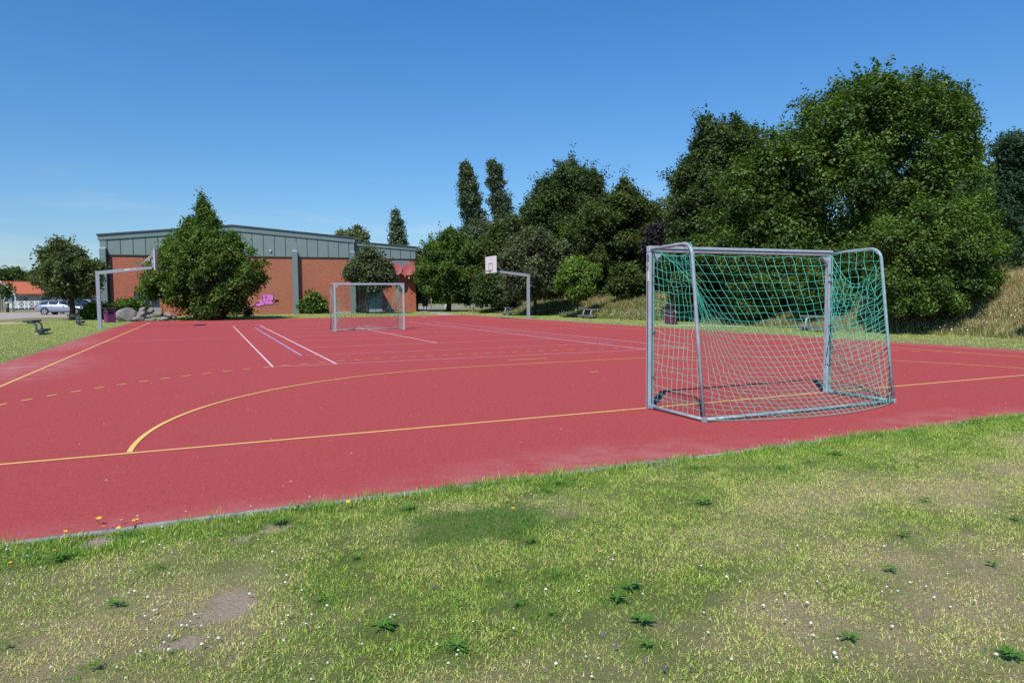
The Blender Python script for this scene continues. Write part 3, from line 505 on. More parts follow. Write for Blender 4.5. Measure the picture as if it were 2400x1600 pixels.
def tallgrass(name, n, x0, x1, y0, y1, hh, ww, seed, label, dryb, thr=.0):
    r = np.random.default_rng(seed); x = r.uniform(x0, x1, n); y = r.uniform(y0, y1, n)
    f = 16.2+.6*np.sin(y*.35)+.3*np.sin(y*.9)
    cl = vnoise(x, y, .7, seed); k = (x > f+.1+r.normal(0, .25, n)) & (cl+r.uniform(-.3, .3, n) > thr) & in_view(x, y, 1.2); x, y, cl = x[k], y[k], cl[k]; n = len(x)
    f = f[k]; up = np.clip((x-f)/5, 0, 1)
    pd = np.clip(dryb[0]+(dryb[1]-dryb[0])*up+.5*(vnoise(x, y, 1.6, 31)-.5), .05, .95)
    t = np.where(r.uniform(0, 1, n) < pd, r.uniform(.66, .96, n), r.uniform(.15, .6, n))
    h = hh*(.35+.65*up)*r.uniform(.4, 1.2, n)*(.5+cl)
    return tag(blades(name, x, y, bankz(x, y)-.02, h, np.full(n, ww)*r.uniform(.6, 1.3, n), t, (.05, .8), seed, m='meadow'), label, 'tall grass', kind='stuff')
tallgrass('tall_grass', 150000, 15.8, 25, 3, 22, .66, .013, 41, 'long dry and green meadow grass on the bank at the right', (.30, 1.15))
tallgrass('tall_grass', 150000, 15.8, 25, 22, 54, .55, .022, 42, 'long meadow grass on the bank behind the benches', (.15, .55))
# ------------------------------------------------------------------ trees
def foliage(lob3, D, seed, tips=1.0, *, dens=1.0, smul=1.0, droop=0.0, shell=(.55, 1.06), spread=1.0, sub=13):
    r = np.random.default_rng(seed); L = np.array(lob3); s = max(.03, D*.0019)*smul
    # every lobe carries leafy boughs on its surface: bumps with dark gaps between them
    S = []
    for j, (x, y, z, q) in enumerate(L):
        n = sub if q > .3 else 3
        d = r.normal(size=(n, 3)); d[:, 2] += .15; d /= np.linalg.norm(d, axis=1)[:, None]
        rs = q*r.uniform(.24, .44, n); di = q*r.uniform(.50, .80, n)
        c = np.array([x, y, z])+d*di[:, None]
        ok = np.ones(n, bool)
        for k in range(len(L)):
            if k != j: ok &= np.linalg.norm(c-L[k, :3], axis=1) > L[k, 3]*.45
        ok |= r.uniform(size=n) < .25
        for i in np.nonzero(ok)[0]:
            S.append((*c[i], rs[i], *d[i]))
            if q > .15 and r.uniform() < .55*tips**.5:     # a leafy shoot standing out of the bough
                u = d[i]+np.array([0, 0, .55]); u /= np.linalg.norm(u); L0 = rs[i]*r.uniform(.9, 1.5)*tips
                for k in range(4): S.append((*(c[i]+u*(rs[i]*.7+L0*k/3)), rs[i]*(.34-.065*k), *u))
        S.append((x, y, z, q*(.72 if tips <= 1 else .58), 0, 0, 1.))
    S = np.array(S); area = 4*np.pi*S[:, 3]**2
    n = int(np.clip(area.sum()/(1.24*s*s)*1.25*dens, 400, 260000)); per = 7; nt_ = n//per
    li = r.choice(len(S), nt_, p=area/area.sum()); d = r.normal(size=(nt_, 3))+S[li, 4:7]*.55+np.array([0, 0, .25]); d /= np.linalg.norm(d, axis=1)[:, None]
    rad = S[li, 3]*(.45+.62*r.uniform(0, 1, nt_)**.5)*np.where(r.uniform(size=nt_) < .06, 1.25, 1)
    c = S[li, :3]+d*rad[:, None]*np.array([1, 1, .85]); n = nt_*per; tw = np.repeat(np.arange(nt_), per)
    off = r.normal(size=(n, 3))*s*1.7*spread; P = c[tw]+off; P[:, 2] -= droop*np.linalg.norm(off, axis=1)
    nr = d[tw]*.5+r.normal(size=(n, 3))*.5+np.array([0, 0, .6]); nr /= np.linalg.norm(nr, axis=1)[:, None]
    t = np.cross(nr, r.normal(size=(n, 3))); t /= np.linalg.norm(t, axis=1)[:, None]; b = np.cross(nr, t)
    sz = s*r.uniform(.6, 1.35, n); A = t*sz[:, None]; B = b*(sz*.62)[:, None]
    V = np.stack([P-A, P+B-A*.15+nr*(sz*.15)[:, None], P+A, P-B-A*.15+nr*(sz*.15)[:, None]], 1).reshape(-1, 3)
    F = np.arange(n*4).reshape(n, 4)
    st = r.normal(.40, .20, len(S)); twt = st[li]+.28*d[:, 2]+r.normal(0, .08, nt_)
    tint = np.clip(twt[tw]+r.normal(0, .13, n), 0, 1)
    return V, F, np.repeat(tint, 4)
RH = np.array([math.cos(.4156736), -math.sin(.4156736)]); FH = np.array([math.sin(.4156736), math.cos(.4156736)])
def tree(name, key, label, cat, leaf, group=None, dens=1., smul=1., depth=.8, trunk=.16, ztrunk=None, bark='bark', droop=0., limbs=6, seed=0, lift=0., spikes=0, spread=1.0, tips=1.0, shell=(.55, 1.06)):
    bx, by, LB = LOBES[key]; z0 = float(bankz(bx, by)); D = float(np.dot(np.array([bx+6.747, by+7.405]), FH))
    VH = np.array([bx+6.747, by+7.405]); VH = VH/np.linalg.norm(VH)
    a = np.array([l[0] for l in LB]); rr = np.array([l[2] for l in LB]); hh = np.array([l[1] for l in LB])
    a0 = (a.min()+a.max())/2; W = max((a+rr).max()-a0, a0-(a-rr).min()); r = random.Random(seed+5)
    L3 = []
    for (aa, h, q) in LB:
        h = h-z0
        # width of the crown at this height
        same = [abs(x2-a0)+r2 for x2, h2, r2 in LB if abs(h2-z0-h) < max(q, r2)]
        Wh = max(same); wd = depth*math.sqrt(max(0, Wh*Wh-(aa-a0)**2))-q*.75
        def add(dd, hx, qq):
            f = min(1., (D+dd)/D); e = 1.46-z0   # nearer boughs taper in, so the crown stays rounded
            p = RH*aa*f+VH*dd; hx = e+(hx-e)*f; L3.append((p[0], p[1], max(hx, qq*.35), qq*f))
        add(r.uniform(-.2, .2)*q, h, q)
        if wd > q*.35:
            k = 1 if wd < 1.6*q else 2
            for i in range(1, k+1):
                for sg in (-1, 1): add(sg*wd*i/k, h-.10*wd*i/k*(h > hh.max()*.6), q*.95)
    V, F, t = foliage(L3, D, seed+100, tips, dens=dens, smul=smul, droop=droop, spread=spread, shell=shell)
    if spikes:
        rs = np.random.default_rng(seed+9); top = sorted(L3, key=lambda q: -q[2]-q[3])[:max(3, len(L3)//3)]; extra = []
        for k in range(spikes):
            q = top[rs.integers(len(top))]; px = q[0]+rs.normal()*q[3]*.4; py = q[1]+rs.normal()*q[3]*.4; pz = q[2]+q[3]*.8
            hgt = rs.uniform(.3, .9)*q[3]**.5
            for j in range(10): extra.append((px+rs.normal()*.05, py+rs.normal()*.05, pz+hgt*j/10, .07*(1.3-j/10)))
        V2, F2, t2 = foliage(extra, D, seed+77, dens=.35, smul=smul*.8, spread=.5)
        F2 = F2+len(V); V = np.concatenate([V, V2]); F = np.concatenate([F, F2]); t = np.concatenate([t, t2])
    root = thing(name, label, cat, (bx, by, z0), 0, group)
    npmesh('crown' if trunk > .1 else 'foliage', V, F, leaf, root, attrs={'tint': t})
    mb = MB(); H = max(l[2] for l in L3); cxm = RH*a0
    hm = ztrunk or H*.75
    P = [(0, 0, -.1), (.02*hm, 0, hm*.2), (cxm[0]*.3, cxm[1]*.3, hm*.5), (cxm[0]*.6, cxm[1]*.6, hm*.8), (cxm[0]*.7, cxm[1]*.7, hm)]
    mb.tube(P, [trunk*1.25, trunk, trunk*.8, trunk*.5, trunk*.2], 9)
    for l in r.sample(L3, min(limbs, len(L3))):
        st = Vector(P[1]).lerp(Vector(P[3]), r.uniform(.1, .8)); e = Vector(l[:3]); md = st.lerp(e, .55)+Vector((0, 0, -.06*(e-st).length))
        mb.tube([st, md, e], [trunk*.45, trunk*.28, trunk*.10], 6)
    mb.build('trunk', M[bark], root)
    return root
# ------------------------------------------------------------------ goals
def make_goal():
    g = thing('football_goal', 'small grey goal with sagging green net standing nearest, seen from behind', 'goal', (0, 0, 0), 0, 'portable goals on the red court')
    WG, P = 1.60, .08
    for s in (-1, 1):
        p = MB().box((s*(WG-P/2), -.04, 1.0), (P, P, 2.0)).build('post', M['alu'], g, bevel=.012)
        q = MB(); q.box((s*(WG-.005)+s*.008, -.04, 1.0), (.004, .012, 1.96)); q.box((s*(WG-P/2), -.084, 1.0), (.012, .006, 1.96)); pieces(q, 'groove', M['dark_metal'], p)
        if s < 0:
            MB().box((-WG-.003, -.055, 1.70), (.004, .045, .13)).build('sticker', M['sticker'], p)
            c = MB(); n = 16; c.poly([(-WG-.004, -.04+.026*math.cos(2*pi*k/n), 1.85+.034*math.sin(2*pi*k/n)) for k in range(n)], [list(range(n))]); c.build('sticker', M['sticker_green'], p)
            h = MB()
            for z in (1.90, 1.945): h.box((-WG-.002, -.055, z), (.006, .008, .022))
            pieces(h, 'bolt_hole', M['black'], p)
        MB().poly([(s*(WG-P), -.015, 2.0), (s*(WG-P), -.065, 2.0), (s*(WG-P), -.065, 1.86), (s*(WG-P), -.015, 1.86), (s*(WG-P-.14), -.015, 2.0), (s*(WG-P-.14), -.065, 2.0)],
                  [(0, 1, 2, 3), (3, 2, 5, 4), (0, 3, 4), (1, 5, 2), (0, 4, 5, 1)]).build('corner_bracket', M['alu'], g)
        pts = [(s*(WG-.03), -.08, 2.03), (s*(WG-.03), -.35, 2.05)]
        for k in range(9):
            a = k/8*math.radians(83); pts.append((s*(WG-.03), -.72-.16*math.sin(a), 1.90+.16*math.cos(a)+.0))
        pts += [(s*(WG-.03), -.99, 1.0), (s*(WG-.03), -1.12, .0)]
        MB().tube(pts, .021, 12).build('side_frame', M['galv'], g)
        MB().tube([(s*(WG-.03), -.06, .035), (s*(WG-.03), -1.14, .03)], .02, 10).build('ground_bar', M['galv'], g)
        b = MB(); b.box((s*(WG-.03), -.10, .035), (.07, .10, .05)); b.box((s*(WG-.03), -1.12, .03), (.05, .05, .06)); pieces(b, 'foot_joint', M['galv'], g, .006)
    cb = MB().box((0, -.04, 2.041), (2*WG, P, P)).build('crossbar', M['alu'], g, bevel=.012)
    MB().box((0, -.083, 2.041), (2*WG-.1, .006, .014)).build('groove', M['dark_metal'], cb)
    rb = MB().tube([(-WG+.03, -1.12, .03), (-.6, -1.13, .028), (.6, -1.13, .028), (WG-.03, -1.12, .03)], .022, 10).build('rear_bar', M['galv'], g)
    # ---- net : roof and back as one hanging sheet
    nr, nc = 29, 33
    def backbar(t):      # t 0 bend .. 1 ground
        return np.array([0, -.885-.235*t, 1.93*(1-t)+.02])
    def bul(u): return -1.13-.34*np.sin(np.pi*np.clip(u, 0, 1))**.8
    G = np.zeros((nr, nc, 3))
    top = []
    for j in range(nc):
        if j <= 6: top.append((-WG+.05, -.84+.022*j, 2.07))
        elif j <= 8: top.append((-WG+.06, -.66+.26*(j-6), 2.05))
        elif j <= 26: top.append((-1.46+2.92*(j-9)/17, -.10, 1.985-.03*abs(math.sin((j-9)*math.pi/4.25))))
        else: top.append((WG-.05, -.12-.78*(j-26)/6, 2.04))
    top = np.array(top)
    for j in range(nc):
        u = j/(nc-1); bot = np.array([-WG+.10+(2*WG-.2)*u, bul(u), .02])
        for i in range(nr):
            t = i/(nr-1); G[i, j] = top[j]*(1-t)+bot*t
    for i in range(nr):
        t = i/(nr-1)
        b = backbar(t); G[i, 0] = (-WG+.045, b[1], b[2]); b = backbar(min(1, t*1.0)); G[i, -1] = (WG-.045, b[1], b[2])
    B = G.copy()
    for it in range(700):
        A = .25*(G[:-2, 1:-1]+G[2:, 1:-1]+G[1:-1, :-2]+G[1:-1, 2:])
        A[..., 2] -= .0030*np.linspace(1.3, .4, nr-2)[:, None]
        # vertical strands pull harder than the cross strands
        A = A*.55+.45*.5*(G[:-2, 1:-1]+G[2:, 1:-1])
        G[1:-1, 1:-1] = A; G[..., 2] = np.maximum(G[..., 2], .018)
    rg = np.random.default_rng(3)
    jit = rg.normal(0, .006, (nr, nc, 3)); jit[0] = jit[-1] = 0; jit[:, 0] = jit[:, -1] = 0; G = G+jit
    # gathered folds in the upper right corner
    for i in range(1, 13):
        for j in range(25, nc-1):
            q = ((j-25)/7)*(1-abs(i-5)/8.); 
            if q > 0: G[i, j, 2] -= .10*q+.05*q*math.sin(i*1.9+j*1.3); G[i, j, 0] += .05*q*math.sin(i*1.1+j*2.0); G[i, j, 1] += .06*q*math.cos(i*1.7+j)
    mb = MB(); r_ = .0027
    for i in range(nr): mb.tube([tuple(q) for q in G[i]], r_*(1.6 if i in (0, nr-1) else 1), 4, caps=False)
    for j in range(nc): mb.tube([tuple(q) for q in G[:, j]], r_*(1.8 if j in (0, nc-1) else 1), 4, caps=False)
    mb.build('back_net', M['net'], g)
    for s in (-1, 1):
        n2, m2 = 21, 11; S = np.zeros((n2, m2, 3))
        for i in range(n2):
            t = i/(n2-1); b = backbar(t); fy = -.095; z = 1.97*(1-t)+.03; 
            for j in range(m2):
                u = j/(m2-1); bow = math.sin(pi*u)
                S[i, j] = (s*(WG-.045-.09*bow*math.sin(pi*min(1, t*1.1))*(.6+.4*math.sin(5*t))), fy*(1-u)+b[1]*u, z*(1-u)+b[2]*u-.05*bow*(1-t)+(.03*math.sin(i*1.7)*bow))
        S[1:-1, 1:-1] += rg.normal(0, .007, (n2-2, m2-2, 3))
        if s > 0:    # right side hangs skewed and loose
            for i in range(n2):
                for j in range(m2):
                    w_ = math.sin(pi*j/(m2-1)); S[i, j, 2] = max(.02, S[i, j, 2]-.34*w_*(1-i/n2)-.0); S[i, j, 0] -= .20*w_*math.sin(pi*i/(n2-1))
        mb = MB()
        for i in range(n2): mb.tube([tuple(q) for q in S[i]], r_*(1.5 if i in (0, n2-1) else 1), 4, caps=False)
        for j in range(m2): mb.tube([tuple(q) for q in S[:, j]], r_*(1.9 if j in (0, m2-1) else 1), 4, caps=False)
        mb.build('side_net', M['net'], g)
    # cord ties and loose black ropes
    tm = MB()
    for s in (-1, 1):
        for z in (.42, .98, 1.62, 1.72):
            tm.tube([(s*(WG-.09), -.085, z+.02), (s*(WG-.06), -.105, z), (s*(WG-.03), -.09, z-.02)], .007, 5); tm.tube([(s*(WG-.06), -.10, z), (s*(WG-.08), -.12, z-.05)], .003, 4)
    for x in (-.95, -.32, .1, .62, 1.0): tm.tube([(x-.012, -.085, 1.985), (x, -.10, 1.97), (x+.012, -.085, 1.985)], .007, 5)
    pieces(tm, 'net_tie', M['dark_rope'], g)
    rp = MB()
    def hang(a, b, sag, n=14):
        a = Vector(a); b = Vector(b); return [a.lerp(b, k/n)+Vector((0, 0, -sag*4*(k/n)*(1-k/n))) for k in range(n+1)]
    rp.tube(hang((WG-.05, -.11, .72), (WG-.02, -1.03, .78), .30), .0045, 5)
    rp.tube(hang((WG-.05, -.11, 1.02), (WG-.16, -.13, .55), .02), .006, 5)
    rp.tube(hang((WG-.02, -1.04, .72), (WG-.10, -1.10, .05), .0), .005, 5)
    rp.tube(hang((WG-.5, -.6, .45), (WG-.1, -1.1, .10), .02), .004, 5)
    rp.tube([(WG-.03+.05*math.cos(k*.8)*(1+k*.02), -1.07+.05*math.sin(k*.8), .04+.012*k) for k in range(14)], .005, 5)
    pieces(rp, 'rope', M['dark_rope'], g)
    return g
g1 = make_goal()
g2 = copy_tree(g1, label='small pale goal with dark net farther off on the court, open front facing the viewer', category='goal') if False else copy_tree(g1)
tag(g2, 'small pale grey goal with dark net far off on the court, open front facing us', 'goal'); g2.location = (-.24, 22.58, .0); g2.rotation_euler = (0, 0, pi+.015); g2.scale = (.965, 1, .995)
# ------------------------------------------------------------------ basketball hoops
def make_hoop():
    h = thing('basketball_hoop', 'galvanised basketball hoop on angled pole at the left court edge, board seen edge on', 'basketball hoop', (-11.66, 32.5, 0), 0, 'basketball hoops at the court edges')
    A = MB(); A.box((0, 0, 1.365), (.17, .17, 2.73)); A.build('pole', M['galv'], h, bevel=.01)
    MB().box((0, 0, .006), (.34, .34, .02)).build('base_plate', M['galv'], h)
    a = MB(); a.prism([(-.086, 2.731), (.085, 2.70), (2.42, 2.985), (2.42, 3.12), (-.086, 2.86)], -.085, .085); a.build('arm', M['galv'], h, bevel=.008)
    s = MB().box((1.45, -.089, 2.958), (.5, .004, .05), Matrix.Rotation(-.118, 3, 'Y')).build('label_plate', M['sticker'], h)
    MB().box((1.52, -.093, 2.967), (.26, .004, .022), Matrix.Rotation(-.118, 3, 'Y')).build('print', M['red_print'], s)
    b = MB().box((2.60, 0, 3.45), (.03, 1.8, 1.06)).build('backboard', M['board'], h, bevel=.004)
    f = MB(); z0, z1 = 3.09, 3.52
    for yy in (-.29, .29): f.box((2.618, yy, (z0+z1)/2), (.005, .045, z1-z0+.04))
    for zz in (z0, z1): f.box((2.6185, 0, zz), (.006, .53, .045))
    f.build('target_square', M['dark_metal'], b)
    e = MB()
    for k in range(6): e.box((2.618, -.13+.05*k, 3.78), (.004, .028, .026 if k % 2 else .02))
    pieces(e, 'print', M['dark_metal'], b)
    e = MB(); e.box((2.60, 0, 3.985), (.04, 1.82, .012)); e.build('edge_strip', M['dark_metal'], b)
    bk = MB(); bk.box((2.50, 0, 3.28), (.16, .14, .42)); bk.bar((2.52, -.35, 3.0), (2.52, -.35, 3.85), .04); bk.bar((2.52, .35, 3.0), (2.52, .35, 3.85), .04)
    bk.bar((2.52, -.37, 3.72), (2.52, .37, 3.72), .04); bk.bar((2.52, -.37, 3.1), (2.52, .37, 3.1), .04)
    bk.tube([(1.75, -.05, 3.06), (2.5, -.35, 3.72)], .02, 8); bk.tube([(1.75, .05, 3.06), (2.5, .35, 3.72)], .02, 8)
    bk.build('bracket', M['galv'], h)
    r = MB(); n = 24; r.tube([(2.62+.15+.225+.225*math.cos(2*pi*k/n), .225*math.sin(2*pi*k/n), 3.05) for k in range(n+1)], .012, 8)
    r.box((2.70, 0, 3.03), (.16, .14, .02)); r.tube([(2.64, -.1, 2.96), (2.85, -.16, 3.05)], .009, 6); r.tube([(2.64, .1, 2.96), (2.85, .16, 3.05)], .009, 6)
    for k in range(12):
        a_ = 2*pi*k/12; r.tube([(2.995+.225*math.cos(a_), .225*math.sin(a_), 3.045), (2.995+.2*math.cos(a_), .2*math.sin(a_), 2.985)], .004, 4)
    r.build('rim', M['dark_metal'], h); return h
h1 = make_hoop(); h2 = copy_tree(h1); tag(h2, 'galvanised basketball hoop on angled pole at the right court edge, white board face visible', 'basketball hoop'); h2.location = (12.36, 33.2, 0); h2.rotation_euler = (0, 0, pi)
# ------------------------------------------------------------------ benches
def make_bench(label, wood, loc, rz):
    b = thing('bench', label, 'bench', loc, rz, 'perch benches beside the court')
    s = MB()
    for k in range(2): s.box((-.36+.19*k, 0, .565), (.175, 1.75, .07))
    s.build('seat', M[wood], b, bevel=.008)
    f = MB(); f.box((.12, 0, .16), (.24, 1.75, .085)); f.build('foot_plank', M[wood], b, bevel=.008)
    for y in (-.52, .52):
        l = MB(); l.tube([(-.02, y, 0), (-.02, y, .30), (-.035, y, .40), (-.08, y, .47), (-.16, y, .505), (-.34, y, .51)], .042, 10); l.bar((-.02, y, .10), (.20, y, .10), .05, .04)
        l.build('leg', M['galv'], b); MB().box((-.02, y, .05), (.16, .14, .13)).build('footing', M['concrete'], b, bevel=.01)
    return b
b1 = make_bench('charcoal plank perch bench on the left lawn, nearest to the front', 'wood_dark', (-13.35, 28.0, 0), 0)
def cp(o, loc, rz, label): c = copy_tree(o); c.location = loc; c.rotation_euler = (0, 0, rz); c['label'] = label; return c
cp(b1, (-13.55, 39.2, 0), .02, 'charcoal plank perch bench in front of the round tree by the car park')
b2 = make_bench('grey plank perch bench left of the right hoop pole, farthest from the camera', 'wood_grey', (14.35, 41.2, 0), pi)
cp(b2, (15.55, 31.2, float(bankz(15.2, 31.2))), pi-.05, 'grey plank perch bench between the right hoop pole and the near goal')
cp(b2, (14.85, 12.3, 0), pi+.03, 'grey plank perch bench seen through the net of the near goal')
# ------------------------------------------------------------------ litter bins
def make_bin(label, m, loc, rz, w=.46, paper=False):
    b = thing('litter_bin', label, 'litter bin', loc, rz, 'square metal litter bins by the court')
    bd = MB(); h = .74; o = w/2
    bd.box((0, 0, h/2-.13+.02), (w, w, h-.26)); 
    for sx in (-1, 1):
        for sy in (-1, 1): bd.box((sx*(o-.04), sy*(o-.04), h-.15), (.08, .08, .22))
    bd.box((0, 0, h-.02), (w, w, .06)); bd.box((0, 0, h-.2), (w-.1, w-.1, .02))
    bd.build('body', m, b, bevel=.006)
    MB().box((0, 0, h-.14), (w-.12, w-.12, .17)).build('liner', M['black'], b)
    MB().box((0, 0, .905), (w+.12, w+.12, .03)).build('lid', m, b, bevel=.006)
    l = MB()
    for sx in (-1, 1): l.box((sx*(o-.05), 0, .825), (.03, w-.1, .13))
    pieces(l, 'lid_support', M['dark_metal'], b)
    if paper: 
        p = MB(); p.box((-.05, -o-.01, .66), (.10, .03, .05), Matrix.Rotation(.5, 3, 'Y')); p.box((.05, -o-.01, .58), (.12, .03, .04), Matrix.Rotation(-.3, 3, 'Y')); pieces(p, 'paper', M['sticker'], b)
    return b
make_bin('bright purple square litter bin beside the boulders on the left', M['purple'], (-12.4, 43.1, 0), .45, .52)
make_bin('dark maroon litter bin with white paper in its opening behind the near goal', M['maroon'], (14.35, 20.8, 0), .5, .48, True)
# ------------------------------------------------------------------ boulders
def boulder(name, loc, dims, rz, m, seed, label):
    bm = bmesh.new(); bmesh.ops.create_icosphere(bm, subdivisions=4, radius=1); r = random.Random(seed)
    planes = [(Vector((r.gauss(0, 1), r.gauss(0, 1), r.gauss(0, .8))).normalized(), r.uniform(.62, .9)) for _ in range(11)]
    from mathutils import noise as mn
    for v in bm.verts:
        c = v.co.copy()
        for n, d in planes:
            e = c.dot(n)
            if e > d: c -= n*(e-d)*.85
        c *= 1+.10*mn.noise(c*1.7+Vector((seed, 0, 0)))+.03*mn.noise(c*6+Vector((seed, 3, 0)))
        v.co = Vector((c.x*dims[0], c.y*dims[1], c.z*dims[2]))
    me = bpy.data.meshes.new(name); bm.to_mesh(me); bm.free(); me.materials.append(m); me.polygons.foreach_set('use_smooth', [True]*len(me.polygons))
    o = bpy.data.objects.new(name, me); COL.objects.link(o); o.location = loc; o.rotation_euler = (0, 0, rz); return tag(o, label, 'boulder', 'boulders piled at the court corner')
BO = [(400, 1312, 85, 62, 'large pale boulder at the left end of the rock pile'), (487, 1350, 52, 24, 'low flat boulder at the foot of the pile beside the large one'), (524, 1262, 33, 30, 'round grey boulder sitting on top of the pile'),
      (512, 1308, 55, 32, 'wedge shaped boulder under the round top one'), (588, 1268, 30, 26, 'small pale boulder at the top right of the round one'), (572, 1326, 30, 17, 'little boulder in the middle of the pile'),
      (590, 1357, 50, 16, 'thin flat boulder at the bottom centre of the pile'), (655, 1303, 48, 24, 'brownish boulder on the right half of the pile'), (695, 1350, 52, 18, 'flat pale boulder at the right foot of the pile'), (725, 1312, 40, 26, 'shadowed boulder under the hornbeam branches'),
      (660, 1268, 30, 16, 'small boulder tucked against the hornbeam leaves'), (770, 1338, 30, 20, 'rightmost dark boulder under the hornbeam')]
for k, (px, py, rx, ry, lb) in enumerate(BO):
    s = .00790; zc = (1368-py)*s*.85; xx = -12.75+(px-250)*s*.95; yy = 44.9+(.5 if py < 1300 else 0)-(.25 if py > 1340 else 0)
    boulder('boulder', (xx, yy, zc), (rx*s*1.05, rx*s*.9, ry*s*1.1), random.uniform(-.3, .3), M['rock_brown'] if k in (7, 9, 11) else M['rock'], k+3, lb)
# ------------------------------------------------------------------ sports hall
hall = thing('sports_hall', 'brick sports hall with grey green cladding band and low pitched roof', 'building', (-14.72, 59.55, 0), -.045)
def hbox(name, m, x0, x1, y0, y1, z0, z1, parent=hall, **k): return MB().box(((x0+x1)/2, (y0+y1)/2, (z0+z1)/2), (x1-x0, y1-y0, z1-z0)).build(name, m, parent, **k)
w = MB(); DX0, DX1, DH = 2.35, 4.3, 2.12
w.box((DX0/2, 14, 2.55), (DX0, 28, 5.3)); w.box(((DX1+20.9)/2, 14, 2.55), (20.9-DX1, 28, 5.3)); w.box(((DX0+DX1)/2, 14, (DH+5.2)/2), (DX1-DX0, 28, 5.2-DH)); w.box(((DX0+DX1)/2, 14.5, DH/2), (DX1-DX0, 27, DH))
w.build('brick_wall', M['brick'], hall)
hbox('recess_shade', M['door_dark'], DX0+.002, DX0+.35, .05, .98, 0, DH-.003)  # dark box stands in for the shade inside the door recess
d0 = hbox('door', M['door_grey'], DX0+.36, DX1-.05, .90, .96, .02, 1.72); hbox('frame', M['door_dark'], DX0+.36, DX1-.002, .93, .99, 1.72, DH-.01)
pn = [(0, 5.2), (20.9, 5.2), (20.9, 6.60), (10.3, 7.45), (0, 6.42)]
MB().prism(pn, -.07, 27.9).build('cladding', M['panel'], hall)
fs = [(-.12, 6.38), (10.3, 7.42), (20.98, 6.58), (20.98, 6.98), (10.3, 7.84), (-.12, 6.76)]
MB().prism(fs, -.16, 27.95).build('fascia', M['fascia'], hall, bevel=.01)
rf = [(-.2, 6.765), (10.3, 7.845), (21.02, 6.985), (21.02, 7.10), (10.3, 7.97), (-.2, 6.89)]
roof = MB().prism(rf, -.24, 28.05).build('roof', M['roof_edge'], hall)
jm = MB(); x = .56
while x < 20.5:
    zt = 6.42+(7.45-6.42)*x/10.3 if x < 10.3 else 7.45-(.85)*(x-10.3)/10.6
    jm.box((x, -.078, (5.22+zt)/2), (.045, .02, zt-5.22)); x += .945
pieces(jm, 'panel_joint', M['joint'], hall)
hbox('cladding_sill', M['joint'], 0, 20.9, -.09, -.071, 5.13, 5.215)
for x0 in (0.0, 10.05, 15.28, 20.44):
    pl = hbox('pillar', M['fascia'], x0, x0+.46, -.50, -.001, 0, 5.66, bevel=.01); hbox('pillar_head', M['panel'], x0, x0+.46, -.10, -.08, 5.66, 6.5); MB().poly([(x0, -.50, 5.665), (x0+.46, -.50, 5.665), (x0+.46, -.08, 5.80), (x0, -.08, 5.80)], [(0, 1, 2, 3)]).build('pillar_cap', M['louver'], pl)
hbox('shade_strip', M['joint'], .462, .60, -.05, -.003, 0, 5.13)  # dark strip stands in for the shade beside the left pillar
MB().tube([(3.62, -.08, .4), (3.62, -.08, 4.95), (3.62, .0, 5.05)], .055, 8).build('downpipe', M['white_metal'], hall)
MB().box((3.95, -.05, 3.6), (.05, .1, 3.0)).build('conduit', M['joint'], hall)
hbox('wall_lamp', M['white_metal'], 13.35, 13.5, -.2, -.09, 5.66, 5.80)
# graffiti : strokes on the wall
def capsule(mb, a, b, r0, r1, y, n=9):
    ax, az = a; bx_, bz = b; an = math.atan2(bz-az, bx_-ax); P = []
    for k in range(n+1): t = an+pi/2+pi*k/n; P.append((ax+r0*math.cos(t), y, az+r0*math.sin(t)))
    for k in range(n+1): t = an-pi/2+pi*k/n; P.append((bx_+r1*math.cos(t), y, bz+r1*math.sin(t)))
    mb.poly(P, [list(range(len(P)))])
def gz(px, py): U = 560+px*.08503; V = 660+py*.08503; return (-3.18+(U-585)*.0357+14.72, 1.80-(V-691)*.0385)
ST = [((310, 682), (350, 680), 14, 16), ((350, 680), (440, 630), 12, 10), ((500, 650), (560, 655), 35, 40), ((560, 655), (625, 600), 40, 45), ((625, 600), (600, 530), 45, 40), ((600, 530), (520, 575), 30, 16), ((660, 405), (735, 395), 22, 24), ((720, 420), (700, 455), 30, 30), ((700, 520), (660, 630), 42, 34), ((700, 515), (760, 520), 44, 44), ((765, 530), (760, 625), 42, 32),
      ((810, 395), (830, 520), 46, 40), ((860, 420), (910, 430), 52, 52), ((910, 430), (900, 490), 56, 50), ((850, 560), (930, 615), 50, 20), ((820, 610), (930, 620), 30, 14)]
for nm, mt, gr, y0 in (('graffiti_outline', M['black_spray'], 15, -.004), ('graffiti', M['pink'], 0, -.009)):
    for_ = MB()
    for k, (a, b_, r0, r1) in enumerate(ST):
        q = .00303; ox = 10 if gr else 0; capsule(for_, gz(a[0]+ox*.6, a[1]+ox), gz(b_[0]+ox*.6, b_[1]+ox), (r0+gr)*q, (r1+gr)*q, y0-.0002*k)
    for_.build(nm, mt, hall)
gl = MB()
for k, (a, b_) in enumerate([((655, 480), (700, 560)), ((745, 500), (745, 560)), ((745, 385), (765, 460)), ((805, 500), (880, 545)), ((862, 440), (880, 470)), ((640, 520), (680, 600)), ((820, 520), (810, 600)), ((470, 590), (560, 560))]): capsule(gl, gz(*a), gz(*b_), .016, .014, -.0135-.0002*k)
for k in range(9): capsule(gl, gz(985+k*2, 520+k*9), gz(1125-k*2, 512+k*8), .012, .010, -.005-.0002*k)
for k in range(7): a = gz(990+k*22, 660+18*math.sin(k*2.2)); b_ = gz(1005+k*22, 660+22*math.sin(k*2.2+1.4)); capsule(gl, a, b_, .010, .008, -.0075-.0002*k)
capsule(gl, gz(1065, 690), gz(1070, 755), .010, .006, -.009)
gl.build('graffiti_scribble', M['black_spray'], hall)
